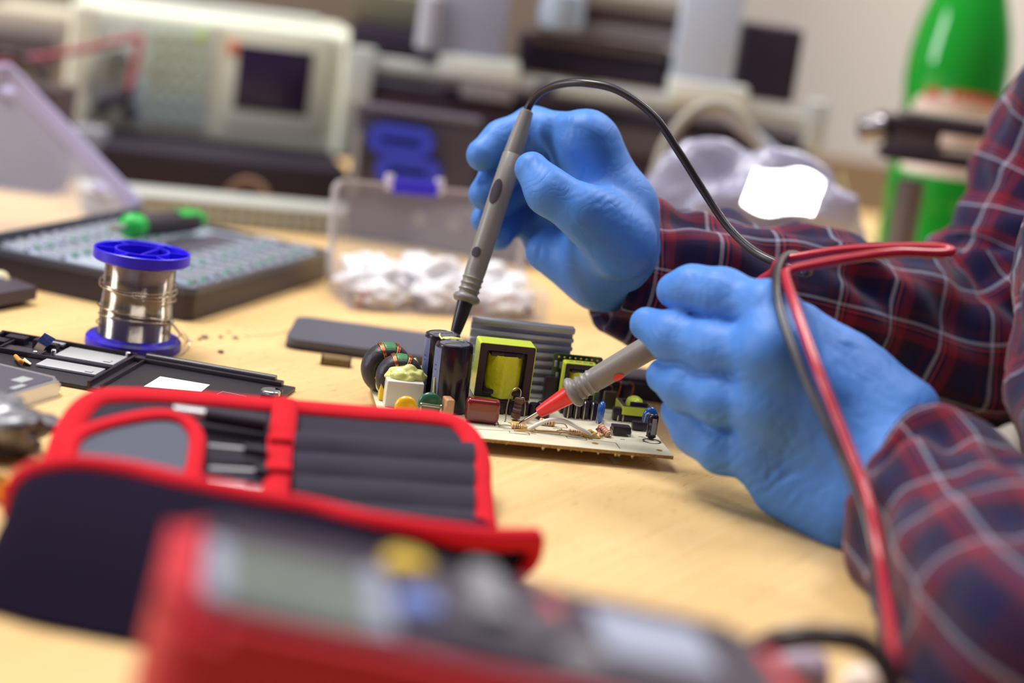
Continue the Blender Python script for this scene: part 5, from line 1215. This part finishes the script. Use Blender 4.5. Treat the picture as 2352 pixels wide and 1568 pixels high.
# ---------------------------------------------------------------- clear organiser with blue latch and bags of parts
g0 = G(800, 713); OY = math.atan2(G(1255, 745).y-g0.y, G(1255, 745).x-g0.x)
F5 = TR(g0.x, g0.y, 0) @ RZ(OY); OW = 0.126; OD = 0.062
og = thing('organiser_box', 'clear plastic organiser with lid standing open behind the probe tip', 'box', M=F5)
bm = B(); box(bm, (OW/2, OD/2, 0.0010), (OW, OD, 0.0016), None, 0.0005)
base = obj('base', bm, CLR, og)
HO = 0.020
for c, s in (((OW/2, 0, HO/2), (OW, 0.0016, HO)), ((OW/2, OD, HO/2), (OW, 0.0016, HO)), ((0, OD/2, HO/2), (0.0016, OD, HO)), ((OW, OD/2, HO/2), (0.0016, OD, HO)), ((OW*0.36, OD/2, HO/2), (0.0012, OD, HO*0.9)), ((OW*0.68, OD/2, HO/2), (0.0012, OD, HO*0.9))):
    bm = B(); box(bm, c, s, None, 0.0005); obj('wall', bm, CLR, og)
LMx = TR(0, OD+0.001, 0.004) @ RX(R(80))
EDG = mat('lid_rim', (214, 206, 206), 0.2, alpha=0.75)
bm = B(); prism(bm, [(x+OW/2, y+0.032) for x, y in rrect(OW, 0.064, 0.007, 5)], -0.0006, 0.0006, LMx); ol = obj('lid', bm, mat('lid_clear', (210, 208, 216), 0.15, alpha=0.22), og)
bm = B(); ringprism(bm, [(x+OW/2, y+0.032) for x, y in rrect(OW+0.002, 0.066, 0.008, 6)], [(x+OW/2, y+0.032) for x, y in rrect(OW-0.002, 0.062, 0.006, 6)], -0.001, 0.008, LMx); obj('lid_rim', bm, EDG, ol)
lt = hit(F5, 945, 440, 1, OD+0.012)
bm = B(); box(bm, (OW*0.40, 0.0630, 0.007), (0.030, 0.009, 0.004), LMx, 0.001); obj('latch', bm, mat('latch_blue', (70, 58, 216), 0.35), ol, label='blue violet latch')
for s in (-1, 1): bm = B(); box(bm, (OW*0.40+s*0.0165, 0.0655, 0.006), (0.005, 0.010, 0.005), LMx, 0.001); obj('latch_hinge', bm, mat('latch_white', (220, 212, 228), 0.3), ol)
BAGM = mat('zip_bag', (244, 242, 246), 0.25, alpha=0.85, bump=0.8, bscale=160)
bagl = ['leftmost bag in the clear organiser', 'tallest white bag in the middle of the clear organiser', 'small parts bag in front of the middle bag in the organiser', 'right hand bag heaped in the clear organiser', 'bag with reddish parts at the right end of the organiser', 'small bag at the near left corner of the organiser']
for i, (x, y, z, r, s) in enumerate(((0.022, 0.036, 0.013, 0.017, (1.1, .9, .66)), (0.058, 0.040, 0.014, 0.019, (1.0, .8, .70)), (0.060, 0.016, 0.009, 0.0125, (1.2, .8, .65)), (0.098, 0.038, 0.013, 0.018, (1.1, .9, .66)), (0.102, 0.015, 0.009, 0.013, (1.3, .8, .6)), (0.020, 0.013, 0.008, 0.011, (1.2, .9, .6)))):
    bm = B(); blob(bm, F5 @ Vector((x, y, z*1.1)), r*1.12, s, 0.6, i+30, 4, RZ(OY)); o = solo('parts_bag', bm, BAGM, 'white translucent '+bagl[i], 'bag', group='bags of small parts in the organiser', smooth=80)
cols = [(60, 54, 70), (210, 190, 90), (170, 60, 60), (70, 66, 84), (150, 130, 110)]
rnd = random.Random(5)
bm_by = {}
for k in range(34):
    q = F5 @ Vector((rnd.uniform(0.006, OW-0.006), rnd.uniform(0.003, 0.009), rnd.uniform(0.0025, 0.009)))
    bm = bm_by.setdefault(k % 5, B()); box(bm, q, (0.004, 0.003, 0.003), None, 0.0006)
for k, bm in bm_by.items():
    names = ['dark', 'yellow', 'red', 'blackish', 'tan']
    o = solo('loose_components', bm, mat('chip_%d' % k, cols[k], 0.4), 'loose %s components scattered along the near side of the organiser' % names[k], 'components', kind='stuff')

# ---------------------------------------------------------------- rework station
ZR = 1.50
r0 = P(1350, 212, ZR); RF = TR(r0.x, r0.y, r0.z) @ RZ(R(2)); RG = TR(r0.x, r0.y, 0) @ RZ(R(2))
rw = thing('rework_station', 'dark rework station with pale rail and two pale posts at the back', 'rework station', M=RG)
AL = mat('rail_pale', (192, 198, 196), 0.4, 0.2); LAV = mat('post_lavender', (150, 154, 176), 0.5); PAL = mat('post_pale', (186, 196, 214), 0.45); FOOT = mat('foot_white', (218, 222, 216), 0.5)
STD = mat('station_dark', (46, 34, 54), 0.55); STG = mat('station_grey', (112, 108, 116), 0.5); STB = mat('station_beige', (130, 122, 112), 0.55); STM = mat('station_maroon', (74, 52, 64), 0.55)
def ro(name, cx, cy, w, h, y0, dep, m, bev=0.002, lab=None):
    bm = B(); pbox(bm, RF, cx, cy, w, h, y0, dep, ZR, bev); return obj(name, bm, m, rw, world=True, smooth=40, label=lab)
xa, xb = hit(RF, 815, 300).x, hit(RF, 1872, 330).x; hb = r0.z-0.013
bm = B(); box(bm, ((xa+xb)/2, 0.075, hb/2+0.003), (xb-xa, 0.12, hb-0.006), RG, 0.004, 3); st_b = obj('body', bm, STD, rw, world=True, smooth=40)
for x in (xa+0.03, xb-0.03):
    for y in (0.03, 0.12): bm = B(); cyl(bm, RG @ Vector((x, y, 0)), RG @ Vector((x, y, 0.008)), 0.008, None, 14); obj('foot', bm, BLKM, rw, world=True)
bm = B(); pbox(bm, RF, 1020, 258, 330, 42, 0.010, 0.006, ZR); obj('front_band', bm, STM, st_b, world=True)
bm = B(); pbox(bm, RF, 1400, 320, 420, 60, 0.010, 0.006, ZR); obj('front_band', bm, mat('band_grey', (84, 76, 84), 0.5), st_b, world=True)
ro('rail', 1350, 210, 1050, 30, -0.004, 0.012, AL, lab='long pale aluminium rail')
ro('rail_bracket', 828, 172, 58, 125, -0.008, 0.02, AL); ro('rail_bracket', 1872, 288, 46, 112, -0.008, 0.02, AL)
ro('rail_clamp', 1120, 205, 120, 46, -0.008, 0.012, mat('clamp_grey', (150, 144, 150), 0.4)); ro('rail_clamp', 1250, 215, 40, 60, -0.010, 0.014, STD)
ro('post', 1092, 20, 150, 240, -0.006, 0.03, LAV); ro('post_foot', 1100, 156, 185, 48, -0.010, 0.04, FOOT)
ro('post', 1628, 70, 135, 270, -0.010, 0.03, PAL); ro('post_foot', 1625, 212, 178, 48, -0.014, 0.04, FOOT)
ro('upper_beam', 905, 115, 220, 80, 0.03, 0.06, STD); ro('upper_beam', 1370, 150, 360, 90, 0.03, 0.06, STD); 
ro('cross_bar', 1400, 78, 330, 26, 0.016, 0.03, STG); ro('cross_bar', 1410, 44, 320, 30, 0.022, 0.03, STM); ro('cross_bar', 1420, 8, 300, 34, 0.016, 0.03, STB); ro('cross_bar', 1380, 110, 320, 26, 0.022, 0.03, mat('bar_brown', (92, 80, 82), 0.5))
ro('cover', 900, 30, 210, 75, 0.05, 0.05, mat('cover_olive', (110, 108, 90), 0.55))
c = hit(RF, 1290, 35); bm = B(); lathe(bm, [(0.004, -0.012), (0.016, -0.010), (0.018, 0.0), (0.016, 0.016), (0.004, 0.020)], RF @ TR(c.x, 0.01, c.z), 28); obj('motor_housing', bm, mat('housing_blue_grey', (152, 166, 184), 0.4), rw, world=True, smooth=50)
c = hit(RF, 1000, 55); bm = B(); lathe(bm, [(0.003, -0.02), (0.009, -0.018), (0.009, 0.020), (0.003, 0.022)], RF @ TR(c.x-0.004, -0.006, c.z), 24); obj('lamp_tube', bm, mat('tube_grey', (170, 172, 186), 0.4), rw, world=True, smooth=50)
ro('control_box', 1775, 150, 132, 170, 0.012, 0.05, STD, 0.003)
# dark hinged case with two blue oval handles
bo = G(940, 560); ZB = 1.42
q = P(945, 345, ZB); BF = TR(q.x, q.y, q.z) @ RZ(R(2)); 
t = thing('dark_case', 'dark grey upright case in front of the rework station', 'case', M=TR(q.x, q.y+0.01, 0) @ RZ(R(2)))
x0_, x1_ = hit(BF, 808, 345).x, hit(BF, 1100, 345).x
bm = B(); box(bm, ((x0_+x1_)/2, 0.012, (q.z+0.028)/2), (x1_-x0_, 0.022, q.z+0.028), TR(q.x, q.y, 0) @ RZ(R(2)), 0.004, 3); obj('body', bm, mat('case_grey_dark', (72, 66, 80), 0.5), t, world=True, smooth=40)
bm = B(); pbox(bm, BF, 818, 372, 16, 150, -0.004, 0.004, ZB); obj('metal_strut', bm, mat('strut_grey', (150, 152, 158), 0.4, 0.5), t, world=True)
bm = B(); pbox(bm, BF, 960, 262, 280, 14, -0.003, 0.004, ZB); obj('lid_seam', bm, mat('seam_grey', (92, 88, 98), 0.5), t, world=True)
BLH = mat('handle_blue', (48, 62, 190), 0.4)
for i, (x, y, lab) in enumerate(((922, 322, 'upper of two blue oval slotted handles on the dark case'), (938, 390, 'lower of two blue oval slotted handles on the dark case'))):
    c = hit(BF, x, y); Mh = BF @ TR(c.x, -0.006, c.z) @ RX(PI/2)
    bm = B(); s = ZB/FPX
    ringprism(bm, rrect(152*s, 64*s, 31*s, 10), rrect(92*s, 14*s, 6*s, 10), -0.004, 0.004, Mh); solo('oval_handle', bm, BLH, lab, 'handle', group='blue oval handles', smooth=40)
# blue-grey instrument and grey hoses behind the plastic bag
bm = B(); tube(bm, [P(1500, 420, 1.36), P(1530, 330, 1.36), P(1585, 262, 1.36), P(1640, 240, 1.36), P(1690, 258, 1.36), P(1735, 320, 1.36), P(1775, 400, 1.36), P(1800, 470, 1.36)], 0.0042, 12, 8)
solo('hose', bm, mat('hose_beige', (150, 144, 132), 0.5), 'beige hose bent into an arch behind the plastic bag', 'hose', smooth=60)
bm = B(); tube(bm, [P(1660, 255, 1.39), P(1740, 320, 1.39), P(1830, 400, 1.39), P(1900, 470, 1.39)], 0.0050, 12, 8)
solo('hose', bm, mat('hose_grey', (150, 150, 164), 0.45), 'straight grey hose running down right beside the beige arch', 'hose', smooth=60)
bm = B(); tube(bm, [P(1932, 400, 1.40), P(1962, 500, 1.38), P(2010, 560, 1.34), P(2060, 590, 1.30)], 0.0012, 8, 8)
solo('wire', bm, mat('wire_olive', (170, 160, 110), 0.5), 'thin yellowish wire curving down beside the plastic bag', 'wire', smooth=60)
BG = mat('bag_clear', (176, 176, 204), 0.18, alpha=0.62, bump=1.0, bscale=60, coat=0.5)
bm = B(); c = P(1700, 520, 1.27); blob(bm, (c.x, c.y, 0.054), 0.066, (1.20, 0.55, 0.92), 0.34, 41, 5)
for v in bm.verts:
    v.co += (v.co-Vector((c.x, c.y, 0.05))).normalized()*(0.007*abs(noise.noise(v.co*45))+0.003*noise.noise(v.co*120)); v.co.z = max(v.co.z, 0.0006)
bag = solo('plastic_bag', bm, BG, 'large crumpled clear plastic bag of parts behind the far sleeve', 'bag', smooth=100)
bm = B(); c = P(1640, 500, 1.29); 
for k in range(5): blob(bm, (c.x-0.03+0.014*k, c.y, 0.014+0.006*(k % 2)), 0.011, (1, 1, 1), 0.5, 50+k, 3)
solo('bagged_components', bm, mat('mauve_parts', (120, 84, 104), 0.5), 'mauve parts inside the clear plastic bag', 'components', kind='stuff', smooth=60)
# glossy plate added to mirror the ceiling lamp as the bag's highlight
pc = P(1800, 442, 1.22); vd = (pc-CAMP).normalized(); ld = (Vector((0.7, 1.75, 1.7))-pc).normalized(); hn = (ld-vd).normalized()
xx = CRT - hn*CRT.dot(hn); xx.normalize(); yy = hn.cross(xx)
MG = Matrix(((xx.x, yy.x, hn.x, pc.x), (xx.y, yy.y, hn.y, pc.y), (xx.z, yy.z, hn.z, pc.z), (0, 0, 0, 1)))
bm = B(); rows = []
for i in range(13):
    row = []
    for j in range(9):
        u, v_ = -1+i/6, -1+j/4; row.append(MG @ Vector((u*0.023+0.006*v_, v_*0.022*(1-0.2*u*u)+0.004*math.sin(u*3), 0.0014*noise.noise(Vector((u*1.1, v_*1.1, 2))))))
    rows.append(row)
patch(bm, rows, 0.0012); solo('highlight_plate', bm, mat('highlight_gloss', (214, 216, 232), 0.22, 0.85), 'added glossy plate that makes the highlight on the plastic bag', 'reflector', smooth=60)

# ---------------------------------------------------------------- green bottle and clamp stand
bq = P(2182, 260, 1.52); Fb = TR(bq.x, bq.y, 0)
bo = thing('bottle', 'tall green plastic drink bottle with red and white label', 'bottle', M=Fb)
GRNB = mat('bottle_green', (28, 150, 44), 0.12, coat=0.5, sss=0.0)
prof = [(0.020, 0.0), (0.034, 0.001), (0.038, 0.006), (0.0385, 0.05), (0.036, 0.062), (0.0385, 0.075), (0.0385, 0.095), (0.0355, 0.110), (0.0345, 0.125), (0.0365, 0.145), (0.0390, 0.165), (0.0385, 0.185), (0.0355, 0.205), (0.029, 0.228), (0.020, 0.252), (0.0145, 0.272), (0.0140, 0.290)]
bm = B(); lathe(bm, prof, None, 48); obj('body', bm, GRNB, bo, smooth=80)
bm = B(); lathe(bm, [(0.0150, 0.288), (0.0152, 0.290), (0.0152, 0.303), (0.0140, 0.305)], None, 30); obj('cap', bm, mat('cap_green', (24, 110, 40), 0.4), bo, smooth=40)
zc = bq.z
bm = B(); rows = []
for i in range(21):
    a = R(-90-62+i*6.2); u = -1+i/10; top = zc+0.004+0.014*math.sqrt(max(0, 1-u*u)); row = []
    for j in range(5):
        zz = (zc-0.045)+(top-(zc-0.045))*j/4; rr = np.interp(zz, [p[1] for p in prof], [p[0] for p in prof])+0.0004; row.append(Vector((rr*math.cos(a), rr*math.sin(a), zz)))
    rows.append(row)
patch(bm, rows, 0.0002); lb = obj('label', bm, mat('label_cream', (226, 206, 196), 0.5), bo, smooth=70)
bm = B()
for i in range(9):
    if i in (2,): continue
    a = R(-90-40+i*10); u = (i-4)/6.5; zz = zc+0.007+0.010*math.sqrt(max(0, 1-u*u)); rr = np.interp(zz, [p[1] for p in prof], [p[0] for p in prof])+0.0009
    box(bm, (0, 0, 0), (0.0014, 0.0042, 0.0060), TR(rr*math.cos(a), rr*math.sin(a), zz) @ RZ(a), 0.0002)
obj('label_lettering', bm, mat('letter_red', (204, 60, 50), 0.5), lb)
bm = B(); rr = 0.0395
for a in (-112, -95, -78): box(bm, (0, 0, 0), (0.001, 0.010, 0.014), TR(rr*0.93*math.cos(R(a)), rr*0.93*math.sin(R(a)), zc-0.030) @ RZ(R(a)), 0.0004)
obj('label_patch', bm, mat('patch_orange', (214, 120, 60), 0.5), lb)
# clamp stand
cq = P(2085, 460, 1.40); Fc = TR(cq.x, cq.y, 0) @ RZ(R(4))
cs = thing('clamp_stand', 'dark metal clamp on a grey brown post in front of the bottle', 'clamp', M=Fc)
GB = mat('post_grey_brown', (112, 100, 100), 0.5, 0.2); DKM = mat('clamp_dark', (58, 48, 58), 0.45, 0.3)
bm = B(); lathe(bm, [(0.010, 0), (0.010, 0.10), (0.008, 0.101)], None, 24); obj('post', bm, GB, cs, smooth=40)
bm = B(); box(bm, (0.01, 0, 0.004), (0.08, 0.05, 0.008), None, 0.002); obj('base', bm, DKM, cs)
def cb_(name, cx, cy, w, h, y0, dep, m, bev=0.002):
    Fz = TR(cq.x, cq.y, cq.z) @ RZ(R(4)); c = hit(Fz, cx, cy); s = 1.40/FPX; bm = B(); box(bm, (c.x, y0+dep/2, c.z), (w*s, dep, h*s), Fz, bev); return obj(name, bm, m, cs, world=True, smooth=40)
cb_('upper_jaw', 2170, 292, 300, 26, -0.015, 0.03, DKM); cb_('upper_jaw_rim', 2200, 274, 260, 14, -0.012, 0.026, mat('jaw_grey', (140, 130, 124), 0.4, 0.3)); cb_('lower_jaw', 2150, 365, 260, 24, -0.015, 0.03, DKM)
cb_('block', 2095, 325, 110, 84, -0.012, 0.03, mat('block_grey', (86, 76, 84), 0.5)); cb_('lower_jaw_rim', 2230, 352, 150, 14, -0.012, 0.024, mat('jaw_cream', (206, 196, 180), 0.5))
Fz = TR(cq.x, cq.y, cq.z) @ RZ(R(4)); c = hit(Fz, 2000, 292); bm = B(); lathe(bm, [(0.004, -0.010), (0.0085, -0.008), (0.0095, 0.0), (0.0085, 0.007), (0.003, 0.010)], Fz @ TR(c.x, -0.004, c.z) @ RY(R(80)), 24); kb = obj('knob', bm, mat('knob_chrome', (176, 172, 176), 0.25, 0.8), cs, world=True, smooth=50)
bm = B(); cyl(bm, Fz @ Vector((c.x, -0.004, c.z)), Fz @ Vector((c.x+0.03, -0.004, c.z-0.002)), 0.0035, None, 14); obj('screw_shaft', bm, DKM, kb, world=True)
bm = B(); c = P(30, 235, 1.42); hb2 = c.z+0.012; box(bm, (c.x-0.01, c.y+0.03, hb2/2), (0.085, 0.05, hb2), RZ(0), 0.002)
solo('carton', bm, mat('carton_brown', (84, 68, 74), 0.8, vary=0.5, vscale=30), 'mottled brown carton seen through the clear lid at the far left', 'box')
bm = B(); c = P(175, 330, 1.50); hb2 = c.z+0.01; box(bm, (c.x, c.y+0.03, hb2/2), (0.030, 0.03, hb2), None, 0.003)
solo('grey_module', bm, mat('module_grey', (148, 148, 160), 0.6), 'narrow pale grey box seen through the clear lid left of the instrument', 'box')
